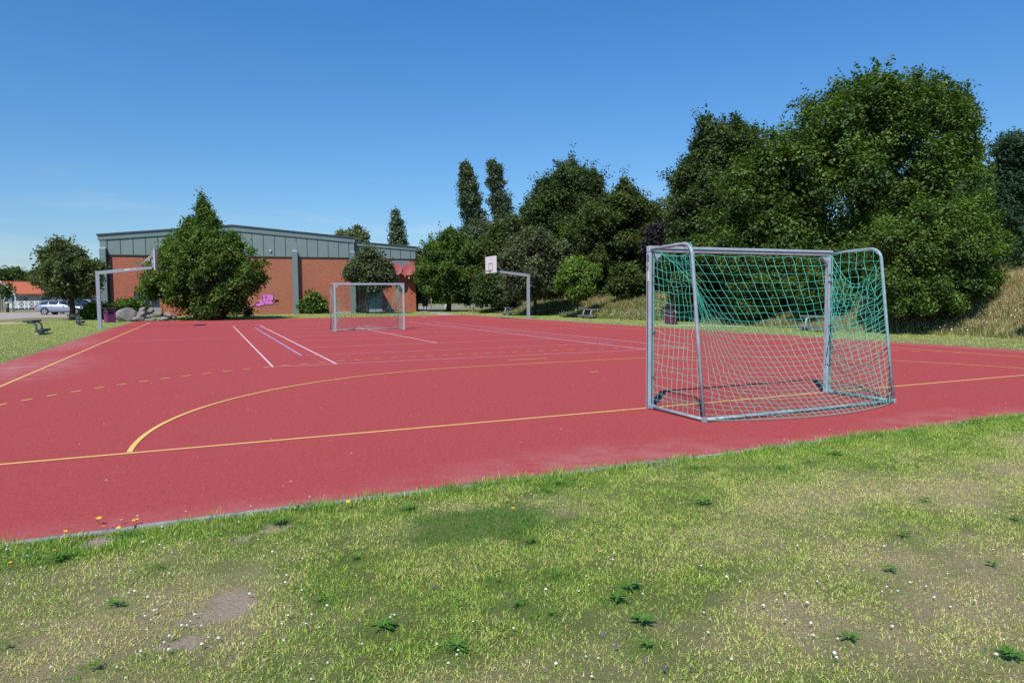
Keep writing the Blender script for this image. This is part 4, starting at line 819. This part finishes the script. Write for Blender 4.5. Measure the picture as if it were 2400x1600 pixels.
# wing
X0, X1, YF = 20.902, 27.05, 1.1
w = MB(); w.box(((X0+X1)/2, YF+10, 2.55), (X1-X0, 20, 5.3)); w.build('brick_wall', M['brick'], hall)
MB().prism([(X0+.09, 5.2), (X1, 5.2), (X1, 6.05), (X0+.09, 6.42)], YF-.07, YF+19.9).build('cladding', M['panel'], hall)
MB().prism([(X0+.13, 6.40), (X1+.06, 6.03), (X1+.06, 6.32), (X0+.13, 6.72)], YF-.15, YF+19.9).build('fascia', M['fascia'], hall, bevel=.01)
MB().prism([(X0+.135, 6.725), (X1+.1, 6.325), (X1+.1, 6.42), (X0+.135, 6.83)], YF-.22, YF+20).build('roof', M['roof_edge'], hall)
jm = MB(); x = X0+.7
while x < X1-.2:
    zt = 6.42-.37*(x-X0)/6.1; jm.box((x, YF-.078, (5.22+zt)/2), (.045, .02, zt-5.22)); x += .985
pieces(jm, 'panel_joint', M['joint'], hall)
hbox('cladding_sill', M['joint'], X0, X1, YF-.09, YF-.071, 5.13, 5.215)
for x0 in (22.35, 23.03): dd = hbox('door', M['door_grey'], x0, x0+.64, YF-.06, YF-.002, .04, 2.02); hbox('handle', M['black'], x0+(.08 if x0 > 23 else .5), x0+(.12 if x0 > 23 else .54), YF-.10, YF-.062, .95, 1.15, dd)
hbox('canopy', M['fascia'], 20.95, 23.62, YF-1.25, YF-.002, 2.14, 2.28, bevel=.01)
lv = hbox('vent_frame', M['louver'], 24.75, 26.45, YF-.05, YF-.002, 4.28, 5.0)
sl = MB()
for k in range(8): sl.box((25.6, YF-.06, 4.35+k*.085), (1.56, .03, .05), Matrix.Rotation(.6, 3, 'X'))
sl.build('louvre', M['louver'], lv)
def dish(xl, lb):
    c, s = math.cos(-.045), math.sin(-.045); lx, ly = xl, YF
    o = thing('satellite_dish', lb, 'satellite dish', (-14.72+lx*c-ly*s, 59.55+lx*s+ly*c, 3.35), -.045, 'red satellite dishes on the brick wing')
    bm = MB(); n, k_ = 28, 6; T = Matrix.Rotation(math.radians(62), 3, 'X'); T = Matrix.Rotation(math.radians(-14), 3, 'Z') @ T; P = [(0, 0, 0)]
    for j in range(1, k_+1):
        for i in range(n): q = .63*j/k_; P.append((q*math.cos(2*pi*i/n), q*1.05*math.sin(2*pi*i/n), .22*(j/k_)**2))
    P = [T @ Vector(p)+Vector((0, -.62, .68)) for p in P]
    F = [(0, 1+i, 1+(i+1) % n) for i in range(n)]+[(1+(j-1)*n+i, 1+j*n+i, 1+j*n+(i+1) % n, 1+(j-1)*n+(i+1) % n) for j in range(1, k_) for i in range(n)]
    bm.poly(P, F, True); d = bm.build('reflector', M['dish'], o); q = d.modifiers.new('s', 'SOLIDIFY'); q.thickness = .015
    b = MB(); b.tube([(0, -.0, .35), (0, -.32, .35), (0, -.38, .62), (0, -.55, .68)], .03, 8); b.box((0, -.03, .35), (.2, .04, .3)); b.build('wall_mount', M['dark_metal'], o)
    a = MB(); a.tube([(0, -.72, .12), (-.12, -1.25, -.10)], .018, 6); a.tube([(-.2, -.75, .15), (-.12, -1.25, -.10)], .012, 6); a.tube([(.2, -.75, .15), (-.12, -1.25, -.10)], .012, 6); a.build('feed_arm', M['dish'], o)
    MB().box((-.12, -1.27, -.06), (.10, .16, .10), Matrix.Rotation(.5, 3, 'X')).build('feed_horn', M['white_metal'], o)
dish(24.92, 'matt red satellite dish partly behind the small tree, left of the pair'); dish(26.2, 'matt red satellite dish near the right corner of the brick wing')
o = MB().box((5.0, 58.45, .05), (1.75, .5, .12)).build('concrete_slab', M['concrete'], bevel=.01); tag(o, 'low pale concrete slab lying at the foot of the brick wall', 'slab')
pb = thing('utility_box', 'dark utility box on legs at the right corner of the brick hall', 'utility box', (13.6, 60.5, 0), .1); MB().box((0, 0, .95), (.5, .35, .9)).build('box', M['dark_metal'], pb, bevel=.03); q = MB(); q.box((-.15, 0, .25), (.06, .06, .5)); q.box((.15, 0, .25), (.06, .06, .5)); pieces(q, 'leg', M['dark_metal'], pb); MB().box((-.05, -.18, 1.15), (.2, .01, .12)).build('plate', M['louver'], pb)
sg = thing('post', 'thin grey signpost standing by the path among the trees', 'post', (19.2, 76.5, 0)); MB().tube([(0, 0, 0), (0, 0, 1.75)], .055, 8).build('pole', M['galv'], sg); MB().tube([(0, 0, 1.75), (0, 0, 1.80)], .07, 8).build('cap', M['galv'], sg)
wb = thing('white_block', 'small white block on the grass behind the hornbeam trunk', 'block', (20.5, 74.5, 0)); q = MB(); q.box((0, 0, .35), (.5, .3, .22)); q.box((-.18, 0, .12), (.06, .25, .24)); q.box((.18, 0, .12), (.06, .25, .24)); q.build('body', M['white_metal'], wb, bevel=.01)
# crumpled striped tape in the grass
tp = MB(); r = random.Random(4); P = [Vector((11.95+3.0*k/40, 19.35-2.9*k/40, .03+.035*abs(math.sin(k*1.7))+r.uniform(0, .02))) for k in range(41)]
for k in range(40): tp.bar(P[k], P[k+1], .10 if k % 3 else .06, .012)
for k in range(10): a = Vector((12.1+r.uniform(-.2, .2), 19.3+r.uniform(-.2, .2), .04+r.uniform(0, .08))); tp.bar(a, a+Vector((r.uniform(-.2, .2), r.uniform(-.2, .2), r.uniform(-.02, .06))), .07, .01)
tag(tp.build('barrier_tape', M['tape']), 'crumpled black and white striped tape lying in the grass by the maroon bin', 'tape')
# ------------------------------------------------------------------ cars
def make_car(label, paint_, loc, rz):
    c = thing('parked_car', label, 'car', loc, rz, 'cars parked behind the left lawn')
    # x forward, nose at +2.4
    st = [(-2.42, .50, .92, .62), (-2.38, .32, .98, .80), (-2.1, .24, 1.00, .89), (-1.2, .22, .98, .92), (0, .22, .96, .92), (.9, .22, .93, .92), (1.5, .23, .86, .91), (2.0, .25, .77, .86), (2.3, .28, .68, .72), (2.42, .38, .58, .50)]
    def prof(st, nring=12):
        P = []; 
        for (x, zb, zt, w_) in st:
            h = zt-zb
            ring = [(-w_*.86, zb), (-w_*.97, zb+h*.18), (-w_, zb+h*.45), (-w_*.985, zb+h*.72), (-w_*.93, zb+h*.93), (-w_*.80, zt), (w_*.80, zt), (w_*.93, zb+h*.93), (w_*.985, zb+h*.72), (w_, zb+h*.45), (w_*.97, zb+h*.18), (w_*.86, zb)]
            P += [(x, y, z) for y, z in ring]
        n = 12; F = []
        for i in range(len(st)-1):
            for k in range(n): F.append((i*n+k, i*n+(k+1) % n, (i+1)*n+(k+1) % n, (i+1)*n+k))
        F += [tuple(range(n)), tuple(range((len(st)-1)*n, len(st)*n))[::-1]]; return P, F
    P, F = prof(st); b = MB(); b.poly(P, F, True); body = b.build('body', paint_, c); q = body.modifiers.new('s', 'SUBSURF'); q.levels = 1; q.render_levels = 2
    cab = [(-2.28, 1.0, .80, .74), (-2.0, 1.33, .78, .66), (-1.5, 1.43, .78, .64), (-.3, 1.47, .78, .64), (.35, 1.42, .78, .62), (1.25, .96, .78, .70)]
    P = []
    for x, zt, wb, wt in cab: P += [(x, -wb-.06, .93), (x, -wt, zt-.03), (x, -wt+.08, zt), (x, wt-.08, zt), (x, wt, zt-.03), (x, wb+.06, .93)]
    F = [(i*6+k, i*6+k+1, (i+1)*6+k+1, (i+1)*6+k) for i in range(5) for k in range(5)]+[tuple(range(6)), tuple(range(30, 36))[::-1]]
    MB().poly(P, F, True).build('roof', paint_, c)
    for s in (-1, 1):
        for (xa, xb, xc, xd) in ((-1.98, -1.15, -1.15, -1.72), (-1.07, -.22, -.22, -1.05), (-.14, .98, .30, -.12)):
            def pt(x, z): t = (z-.93)/.5; return (x, s*(.845*(1-t)+.655*t), z)
            MB().poly([pt(xa, 1.0), pt(xb, 1.0), pt(xc, 1.38), pt(xd, 1.37 if xd > -1.5 else 1.28)], [(0, 1, 2, 3)]).build('side_window', M['glass'], c)
        MB().tube([(-1.9, s*.60, 1.44), (-1.6, s*.60, 1.50), (.1, s*.60, 1.53), (.4, s*.60, 1.45)], .018, 6).build('roof_rail', M['black'], c)
        MB().box((.75, s*.98, 1.0), (.14, .16, .12)).build('mirror', paint_, c, bevel=.03)
        MB().box((-2.28, s*.72, .80), (.22, .26, .16)).build('tail_light', M['red_lamp'], c, bevel=.04); MB().box((2.20, s*.62, .63), (.28, .26, .12)).build('headlight', M['lamp_glass'], c, bevel=.04)
        for x in (-.95, .12): MB().box((x+.2, s*.925, .82), (.16, .02, .03)).build('door_handle', paint_, c)
        for x in (-1.42, 1.42):
            n = 20; y0 = s*.93; ar = MB(); ar.poly([(x+.40*math.cos(2*pi*k/n), s*.921, .36+.40*math.sin(2*pi*k/n)) for k in range(n)], [list(range(n))]); ar.build('wheel_arch', M['black'], c)
            wh = MB(); wh.tube([(x, s*.74, .325), (x, s*.945, .325)], .325, 22); wo = wh.build('wheel', M['tyre'], c, bevel=.02)
            rm = MB(); rm.tube([(x, s*.94, .325), (x, s*.952, .325)], .09, 12)
            for k in range(5): a = 2*pi*k/5; rm.bar((x, s*.951, .325), (x+.24*math.cos(a), s*.951, .325+.24*math.sin(a)), .085, .012, up=(0, 1, 0))
            nn = 20; rm.tube([(x+.235*math.cos(2*pi*k/nn), s*.947, .325+.235*math.sin(2*pi*k/nn)) for k in range(nn+1)], .016, 6); rm.build('rim', M['rim'], wo)
    MB().poly([(.42, -.58, 1.40), (.42, .58, 1.40), (1.18, .72, 1.01), (1.18, -.72, 1.01)], [(0, 1, 2, 3)]).build('windscreen', M['glass'], c)
    MB().poly([(-2.05, -.58, 1.30), (-2.05, .58, 1.30), (-2.29, .70, 1.02), (-2.29, -.70, 1.02)], [(3, 2, 1, 0)]).build('rear_window', M['glass'], c)
    return c
hd = math.radians(20)
CX, CY = Vector((-17.35, 66.6, 0)), None
RHv = Vector((RH[0], RH[1], 0)); FHv = Vector((FH[0], FH[1], 0))
base = Vector((-6.7467, -7.405, 0))
def cam_place(px, D): return base+FHv*D+RHv*((px-1200)/1617.7*D)
c1 = make_car('silver blue estate car parked behind the round tree on the left', M['carsilver'], cam_place(154, 68.5), -.4156+.10)
c2 = copy_tree(c1); c2.location = cam_place(188, 73.0); c2.rotation_euler = (0, 0, -.4156-.35); c2['label'] = 'dark blue estate car just behind the silver one'
c3 = copy_tree(c1); c3.location = cam_place(205, 80.5); c3.rotation_euler = (0, 0, -.4156+.12); c3['label'] = 'white estate car farthest back in the row of parked cars'
for c_, m_ in ((c2, M['cardark']), (c3, M['carwhite'])):
    for k in kids(c_):
        if k.name.split('.')[0] in ('body', 'roof', 'mirror', 'door_handle'):
            k.data = k.data.copy(); k.data.materials[0] = m_
# ------------------------------------------------------------------ house
hp = cam_place(12, 106)
house = thing('holiday_house', 'white timber holiday house with orange tiled roof and gabled porch', 'house', hp, -.4156-R(35))
HW, HL, EZ, RZ = 5.1, 19, 2.45, 4.35
# local: ridge along +y ; gable at y=0 faces -y
wl_ = MB(); wl_.prism([(-HW+.5, 0), (HW-.5, 0), (HW-.5, EZ+.0), (0, RZ-.35), (-HW+.5, EZ)], 1.8, HL-.4); wl_.build('wall', M['house_grey'], house)
sk = (RZ-EZ)/HW
for s in (-1, 1):
    MB().poly([(s*(HW+.1), -.3, EZ-.04), (0, -.3, RZ), (0, HL, RZ), (s*(HW+.1), HL, EZ-.04), (s*(HW+.1), -.3, EZ-.16), (0, -.3, RZ-.12), (0, HL, RZ-.12), (s*(HW+.1), HL, EZ-.16)],
              [(0, 1, 2, 3), (4, 5, 6, 7), (0, 3, 7, 4), (0, 1, 5, 4), (3, 2, 6, 7)]).build('roof', M['tile'], house)
    MB().bar((s*(HW+.14), -.34, EZ-.12), (0, -.34, RZ-.06), .06, .26, up=(0, 0, 1)).build('bargeboard', M['house_white'], house)
    MB().box((s*(HW-.35), -.1, EZ/2), (.14, .14, EZ)).build('porch_post', M['house_white'], house)
MB().box((0, 6, RZ+.03), (.25, HL-6, .08)).build('ridge_tiles', M['tile'], house)
MB().box((-1.2, -.05, 1.7), (.55, .3, 3.4)).build('chimney_breast', M['house_grey'], house)
for (xa, xb, za, zb_, mt) in ((-3.4, -1.7, .3, 2.3, 'blind'), (-.6, .7, .9, 2.3, 'window_dark'), (1.0, 2.2, .4, 2.2, 'window_dark'), (2.5, 4.2, .9, 2.0, 'window_dark')):
    fr = MB(); fr.box(((xa+xb)/2, 1.76, (za+zb_)/2), (xb-xa+.16, .06, zb_-za+.16)); f_ = fr.build('window', M['house_white'], house); MB().box(((xa+xb)/2, 1.72, (za+zb_)/2), (xb-xa, .04, zb_-za)).build('pane', M[mt], f_)
for k in range(5):
    fr = MB().box((HW-.47, 4+3*k, 1.55), (.06, 1.5, 1.0)).build('window', M['house_white'], house); MB().box((HW-.43, 4+3*k, 1.55), (.04, 1.34, .84)).build('pane', M['window_dark'], fr)
MB().box((0, .8, .12), (2*HW, 2.4, .24)).build('deck', M['wood_grey'], house)
ra = thing('terrace_railing', 'white terrace railing with crossed panels in front of the house', 'railing', cam_place(22, 102), -.4156)
r0 = MB(); pk = MB(); xr = 0.0
for k in range(9):
    w_ = .95 if k % 2 == 0 else .55; r0.box((xr, 0, .75), (.09, .09, 1.5-.3))
    for z in (.42, 1.27): r0.box((xr+w_/2, 0, z), (w_, .06, .07))
    if k % 2 == 0:
        q = MB(); q.bar((xr+.08, 0, .46), (xr+w_-.08, 0, 1.24), .05, .06); q.bar((xr+.08, .004, 1.24), (xr+w_-.08, .004, .46), .05, .06); q.box((xr+.12, 0, .84), (.04, .04, .8)); q.box((xr+w_-.12, 0, .84), (.04, .04, .8)); q.build('cross_panel', M['house_white'], ra)
    else:
        for j in range(5): pk.box((xr+.09+j*.093, 0, .84), (.04, .03, .82))
    xr += w_
r0.build('frame', M['house_white'], ra); pieces(pk, 'picket', M['house_white'], ra)
# staked sapling and bollard in front of the house
sp = thing('staked_sapling', 'young bare tree tied between wooden stakes on the far left lawn', 'sapling', cam_place(21, 86)); q = MB()
for dx in (-.75, -.5, .5, .62): q.tube([(dx*1.0, .2*dx, 0), (dx, .2*dx, 1.9)], .035, 6)
for z in (1.3, 1.8): q.bar((-.75, -.15, z), (.62, .12, z), .03)
pieces(q, 'stake', M['bark'], sp); MB().tube([(0, 0, 0), (.03, 0, 1.4), (0, 0, 3.0)], [.05, .035, .015], 7).build('trunk', M['bark_pale'], sp)
V, F, t = foliage([(0, 0, 2.6, .55), (.2, 0, 3.2, .45), (-.25, 0, 2.1, .4)], 86, 12, dens=.25); npmesh('crown', V, F, L_['dark'], sp, attrs={'tint': t})
bo = thing('bollard', 'grey bollard with pale top beside the staked sapling', 'bollard', cam_place(20, 84)); MB().tube([(0, 0, 0), (0, 0, .95)], .17, 12).build('shaft', M['dark_metal'], bo); MB().tube([(0, 0, .952), (0, 0, 1.25)], .18, 12).build('cap', M['louver'], bo)
# ------------------------------------------------------------------ trees and shrubs
GR = 'trees behind the bank on the right'
tree('maple_tree', 'maple', 'huge broad dark green maple towering behind the near goal', 'tree', L_['maple'], dens=2.2, smul=1.2, trunk=.32, seed=1, limbs=12, spikes=26, droop=.12)
tree('dark_tree', 'dark_tree', 'dark round crowned tree joining the left flank of the huge maple', 'tree', L_['dark'], dens=1.2, trunk=.22, seed=2, spikes=20)
tree('green_shrub', 'green_shrub', 'fresh green large shrub right of the near goal at the foot of the bank', 'shrub', L_['green'], dens=1.3, trunk=.09, seed=3, limbs=9)
tree('blue_tree', 'blue_tree', 'blue green tree at the far right edge beyond the bank', 'tree', L_['blue'], trunk=.2, seed=4)
for k, (nm, lf) in enumerate((('hedge_a', 'dark'), ('hedge_b', 'maple'), ('hedge_c', 'maple'))):
    tree('hedge_shrub', nm, ['low dark shrub under the dark tree, above the maroon bin', 'low dark shrub below the maple, seen through the middle of the net', 'low dark shrub below the maple behind the right goal post'][k], 'shrub', L_[lf], group='shrubs under the maple', trunk=.09, seed=5+k, dens=1.1)
tree('oak_tree', 'oak', 'tall dark oak like tree right of the two poplars', 'tree', L_['dark'], trunk=.3, seed=9, spikes=12, smul=.85, tips=1.5)
tree('round_tree', 'round_tree', 'dense round olive green tree between the oak and the maple', 'tree', L_['olive'], trunk=.25, seed=10, spikes=12, dens=1.2, smul=.85, tips=1.2)
tree('grey_green_tree', 'grey_tree', 'grey green tree behind the right hoop pole', 'tree', L_['grey'], trunk=.12, seed=11, dens=1.2)
tree('lime_bush', 'lime_bush', 'bright lime green bush on the bank right of the hoop pole', 'bush', L_['lime'], trunk=.05, seed=12)
tree('low_bush', 'low_bush', 'low dark bush on the bank left of the near goal', 'bush', L_['olive'], trunk=.05, seed=13)
tree('purple_shrub', 'purple_shrub', 'dark purple leaved shrub above the left corner of the near goal', 'shrub', L_['purple'], trunk=.06, seed=14)
tree('feathery_tree', 'feathery_tree', 'pale feathery tree peeping out left of the dark tree', 'tree', L_['pale'], trunk=.11, seed=15, dens=.6, spikes=14)
tree('hornbeam_tree', 'hornbeam', 'green tree with short trunk on the lawn beyond the court, left of the right hoop', 'tree', L_['green'], trunk=.22, seed=16, spikes=5, dens=1.2, smul=.85, tips=1.5)
tree('small_tree', 'thin_tree', 'grey green small tree right beside the brick hall corner', 'tree', L_['grey'], trunk=.14, seed=17)
tree('dark_shrub', 'dark_shrub', 'dark shrub mass left of the bank under the poplars', 'shrub', L_['dark'], trunk=.08, seed=18, dens=1.2)
tree('poplar_tree', 'poplar_a', 'leaning poplar, left one of the pair rising above the trees', 'tree', L_['poplar'], group='pair of tall poplars', trunk=.3, seed=19, ztrunk=12, dens=1.5, smul=.75, tips=1.7)
tree('poplar_tree', 'poplar_b', 'leaning poplar, right one of the pair beside the oak', 'tree', L_['poplar'], group='pair of tall poplars', trunk=.3, seed=20, ztrunk=12, dens=1.5, smul=.75, tips=1.7)
tree('olive_tree', 'olive_tree', 'yellowish green tree in front of the right poplar', 'tree', L_['olive'], trunk=.2, seed=21)
tree('poplar_tree', 'far_poplar', 'single slim poplar rising behind the right end of the hall roof', 'tree', L_['poplar'], trunk=.3, seed=22, ztrunk=9, shell=(.2, 1.1), dens=1.2)
tree('pale_tree', 'top_tree', 'wispy pale green treetop showing above the hall roof', 'tree', L_['pale'], trunk=.2, seed=23, spikes=4)
tree('pyramid_tree', 'pyramid', 'broad pyramid shaped hornbeam in front of the brick hall', 'tree', L_['green'], trunk=.3, seed=24, dens=1.3, smul=.9, spikes=24, depth=.85, limbs=10, tips=1.7)
tree('round_crown_tree', 'round_small', 'small round crowned tree beside the parked silver car', 'tree', L_['round'], trunk=.19, seed=25, dens=.85, limbs=9, spikes=6, tips=1.6)
tree('wall_tree', 'wall_tree', 'small round tree against the brick wall behind the far goal', 'tree', L_['grey'], trunk=.12, seed=26, dens=1.1, tips=1.5)
tree('wall_bush', 'wall_bush', 'round green bush at the foot of the brick wall', 'bush', L_['green'], trunk=.04, seed=27, depth=.6)
tree('light_bush', 'light_bush', 'low yellow green bush left of the purple bin', 'bush', L_['lime'], trunk=.04, seed=28)
tree('side_bush', 'side_bush', 'low dark green bushes between the hall corner and the boulders', 'bush', L_['green'], trunk=.04, seed=29)
for k, nm in enumerate(('far_a', 'far_b', 'far_c')):
    tree('far_tree', nm, ['distant dark trees above the ridge of the orange roofed house', 'distant dark tree behind the right end of the orange roof', 'distant dark tree beyond the left edge behind the house'][k], 'tree', L_['dark'], group='distant trees behind the house', trunk=.2, seed=30+k, dens=.8)
tree('sapling_shrub', 'sap', 'tiny dark shrub on the grass right of the hornbeam in front of the hall', 'shrub', L_['dark'], trunk=.03, seed=40)
tree('bank_shrub', 'bankb', 'small dark weed bush on the bank at the right edge', 'shrub', L_['green'], trunk=.03, seed=41)
# a distant wooded edge closing the horizon
def woods(name, lobes, D, leaf, label, seed):
    V, F, t = foliage(lobes, D, seed, dens=.8); o = npmesh(name, V, F, leaf, attrs={'tint': t}); tag(o, label, 'woodland', kind='stuff')
rr_ = random.Random(5); lb = []
for k in range(70): u = -50+k*2.2; p = cam_place(300+k*18, 150); lb.append((p.x, p.y, rr_.uniform(0.8, 2.6), rr_.uniform(2.0, 3.2)))
woods('distant_woodland', lb, 150, L_['dark'], 'low dark strip of distant woodland beyond hall and lawns', 50)
lb = []
for k in range(60):
    yy = 0+k*1.0; lb.append((27+rr_.uniform(-1, 1)+(5 if yy < 14 else 0), yy, float(bankz(26, yy))+rr_.uniform(.6, 1.6), rr_.uniform(1.2, 2.0)))
woods('undergrowth', lb, 40, L_['dark'], 'dark undergrowth filling the space behind the bank trees', 51)
# ------------------------------------------------------------------ flowers and weeds in the near lawn
def flower_proto(kind):
    g = {'white': 'white daisies and clover heads in the near lawn', 'yellow': 'yellow hawkbit flowers along the near kerb', 'purple': 'small purple flowers in the near lawn'}[kind]
    o = MB(); r = .0125; h = .05 if kind != 'yellow' else .07
    if kind == 'white':
        n = 9
        for k in range(n):
            a = 2*pi*k/n; u = Vector((math.cos(a), math.sin(a), 0)); v = Vector((-u.y, u.x, 0)); o.poly([u*.003+v*.003, u*r+v*.0035, u*r*1.1, u*r-v*.0035, u*.003-v*.003], [(0, 1, 2, 3, 4)])
        o.tube([(0, 0, -.004), (0, 0, .005)], [.005, .009], 8); o.tube([(0, 0, .003), (0, 0, .009)], [.009, .005], 8)
    elif kind == 'yellow':
        for ring, rr2, zz in ((10, .016, 0), (8, .010, .005)):
            for k in range(ring): a = 2*pi*k/ring; u = Vector((math.cos(a), math.sin(a), .3)); v = Vector((-math.sin(a), math.cos(a), 0)); o.poly([v*.002+Vector((0, 0, zz)), u*rr2+v*.0035, u*rr2-v*.0035, -v*.002+Vector((0, 0, zz))], [(0, 1, 2, 3)])
        o.tube([(0, 0, -.006), (0, 0, .003)], [.004, .007], 8)
    else:
        for k in range(5): o.tube([(0, 0, k*.006), (0, 0, k*.006+.008)], [.011-.0015*k, .008-.0014*k], 6)
    me_m = {'white': M['petal_white'], 'yellow': M['petal_yellow'], 'purple': M['petal_purple']}[kind]
    t = thing('flower', 'x', 'flower', (0, 0, 0), 0, g); t['label'] = {'white': 'small white daisy like flower head in the short lawn', 'yellow': 'small yellow dandelion like flower near the kerb', 'purple': 'small purple flower head in the short lawn'}[kind]
    f = o.build('blossom', me_m, t); f.location = (0, 0, h); s = MB().tube([(0, 0, -.02), (.004, 0, h)], .0014, 4).build('stem', M['stem'], t); return t
for kind, pts in (('white', WHITE), ('yellow', YELLOW), ('purple', PURPLE)):
    t0 = flower_proto(kind)
    for k, (px, py) in enumerate(pts):
        o = t0 if k == 0 else copy_tree(t0); o.location = (px+.0, py-.0, float(-.01)); o.rotation_euler = (random.uniform(-.35, .15), random.uniform(-.3, .3), random.uniform(0, 6)); s = random.uniform(.6, 1.0)*{'white': .56, 'yellow': .9, 'purple': .6}[kind]; o.scale = (s, s, s)
def weed(k, px, py, big):
    r = np.random.default_rng(900+k); n = int(20*big)+8; V = []; F = []; T = []
    for i in range(n):
        a = r.uniform(0, 6.28); L = .050*big*r.uniform(.35, 1.3); w_ = L*.20*r.uniform(.7, 1.2); el = r.uniform(.02, .45); u = np.array([math.cos(a), math.sin(a)]); v = np.array([-u[1], u[0]]); b0 = len(V); ox = np.zeros(2)
        for (d, ww, zz) in ((0, .15, 0), (.35, .8, .5), (.7, 1, .8), (1., .05, .75)):
            for sg in (-1, 1): q = u*L*d*math.cos(el)+v*w_*.5*ww*sg+ox; V.append((q[0], q[1], L*zz*math.sin(el)+.015)); T.append(.0+.16*r.uniform())
        for j in range(3): F.append((b0+2*j, b0+2*j+1, b0+2*j+3, b0+2*j+2))
    o = npmesh('weed_plant', V, F, M['blades'], attrs={'tint': T}); o.location = (px, py, 0); return o
for k, (px, py) in enumerate(WEEDS):
    o = weed(k, px, py, random.choice((.5, .7, .9, 1.15))); tag(o, 'low dark green leaf rosette growing in the short lawn', 'weed', 'leafy weed rosettes in the near lawn')
# flowers on the bank, uncountable
def dots(name, n, x0, x1, y0, y1, zoff, s, m, label, seed, cond):
    r = np.random.default_rng(seed); x = r.uniform(x0, x1, n); y = r.uniform(y0, y1, n); k = cond(x, y) & in_view(x, y, 1.2); x, y = x[k], y[k]; n = len(x); z = bankz(x, y)+zoff*r.uniform(.3, 1, n)
    a = r.uniform(0, 6.28, n); sz = s*r.uniform(.5, 1.2, n); C = np.stack([x, y, z], 1); U = np.stack([np.cos(a), np.sin(a), r.uniform(-.3, .3, n)], 1)*sz[:, None]; W_ = np.stack([-np.sin(a)*.6, np.cos(a)*.6, r.uniform(.4, .8, n)], 1)*sz[:, None]
    V = np.stack([C-U, C-W_, C+U, C+W_], 1).reshape(-1, 3); o = npmesh(name, V, np.arange(4*n).reshape(n, 4), m); tag(o, label, 'flowers', kind='stuff')
dots('wildflowers', 9000, 16, 20, 3, 48, .30, .022, M['petal_white'], 'scattered white wildflowers along the foot of the bank', 61, lambda x, y: (x > 16.4+.6*np.sin(y*.35)) & (vnoise(x, y, 1.6, 71) > .52))
dots('lawn_daisies', 1500, -20, -11.3, 9, 35, .045, .014, M['petal_white'], 'tiny white daisies scattered over the lawn left of the court', 62, lambda x, y: vnoise(x, y, 2, 72) > .5)
dots('lawn_dandelions', 260, -15, -11.4, 12, 24, .05, .018, M['petal_yellow'], 'tiny yellow flowers at the left edge of the court', 63, lambda x, y: vnoise(x, y, 1.2, 73) > .5)
dots('loose_grit', 900, -10, 3, -2.3, 6, .0, .0042, M['stone_white'], 'white grit specks scattered over the near red court', 64, lambda x, y: x > -99)
# ------------------------------------------------------------------ light, sky, camera
w = bpy.data.worlds.new('World'); SC.world = w; w.use_nodes = True; nt = w.node_tree; bg = nt.nodes['Background']
sky = N(nt, 'ShaderNodeTexSky', sky_type='NISHITA'); sky.sun_disc = False; sky.sun_elevation = R(50); sky.sun_rotation = R(222); sky.air_density = 1.0; sky.dust_density = SKY['dust']; sky.ozone_density = SKY['ozone']; sky.altitude = 0
tc = N(nt, 'ShaderNodeTexCoord'); sx = N(nt, 'ShaderNodeSeparateXYZ'); nt.links.new(tc.outputs['Generated'], sx.inputs[0])
col = mix(nt, 1.0, sky.outputs[0], ramp(nt, sx.outputs['Z'], [(0., SKY['lo']), (.15, SKY['mid']), (.45, SKY['hi'])]), 'MULTIPLY')
# faint clouds low over the horizon
tc = N(nt, 'ShaderNodeTexCoord'); mp = N(nt, 'ShaderNodeMapping'); mp.inputs['Scale'].default_value = (1.5, 1.5, 9); nt.links.new(tc.outputs['Generated'], mp.inputs['Vector'])
cl = noise(nt, 2.6, 6, .6, vec=mp.outputs[0]); sx = N(nt, 'ShaderNodeSeparateXYZ'); nt.links.new(tc.outputs['Generated'], sx.inputs[0])
hz = ramp(nt, sx.outputs['Z'], [(0., 1.), (.07, .8), (.17, 0.)]); ml = N(nt, 'ShaderNodeMath', operation='MULTIPLY'); nt.links.new(ramp(nt, cl, [(.5, 0.), (.72, .4)]), ml.inputs[0]); nt.links.new(hz, ml.inputs[1])
col = mix(nt, ml.outputs[0], col, SKY['cloud'])
nt.links.new(col, bg.inputs['Color']); bg.inputs['Strength'].default_value = SKY['str']
sl_ = bpy.data.lights.new('sun', 'SUN'); sl_.energy = SKY['sun']; sl_.angle = R(.55); sl_.color = (1, .955, .89); so = bpy.data.objects.new('sun', sl_); COL.objects.link(so)
d = Vector((-.669*math.cos(R(50)), -.743*math.cos(R(50)), math.sin(R(50)))); so.rotation_euler = d.to_track_quat('Z', 'Y').to_euler(); so.location = (0, 0, 30)
cd = bpy.data.cameras.new('camera'); cd.sensor_width = 36; cd.lens = 24.265; cd.clip_start = .05; cd.clip_end = 4000; co = bpy.data.objects.new('camera', cd); COL.objects.link(co); SC.camera = co
fw = Vector((0.40293782, 0.91287692, -0.0655504)); rt = Vector((0.91459442, -0.40428827, -0.00824938)); up = Vector((0.03403192, 0.05662804, 0.99781516))
co.matrix_world = Matrix(((rt.x, up.x, -fw.x, -6.746737), (rt.y, up.y, -fw.y, -7.404977), (rt.z, up.z, -fw.z, 1.461950), (0, 0, 0, 1)))
SC.view_settings.view_transform = 'Standard'; SC.view_settings.look = 'None'; SC.view_settings.exposure = 0; SC.view_settings.gamma = 1
SC.cycles.max_bounces = 6; SC.cycles.diffuse_bounces = 3; SC.cycles.transmission_bounces = 3; SC.cycles.glossy_bounces = 2
try: SC.cycles.use_denoising = False
except Exception: pass
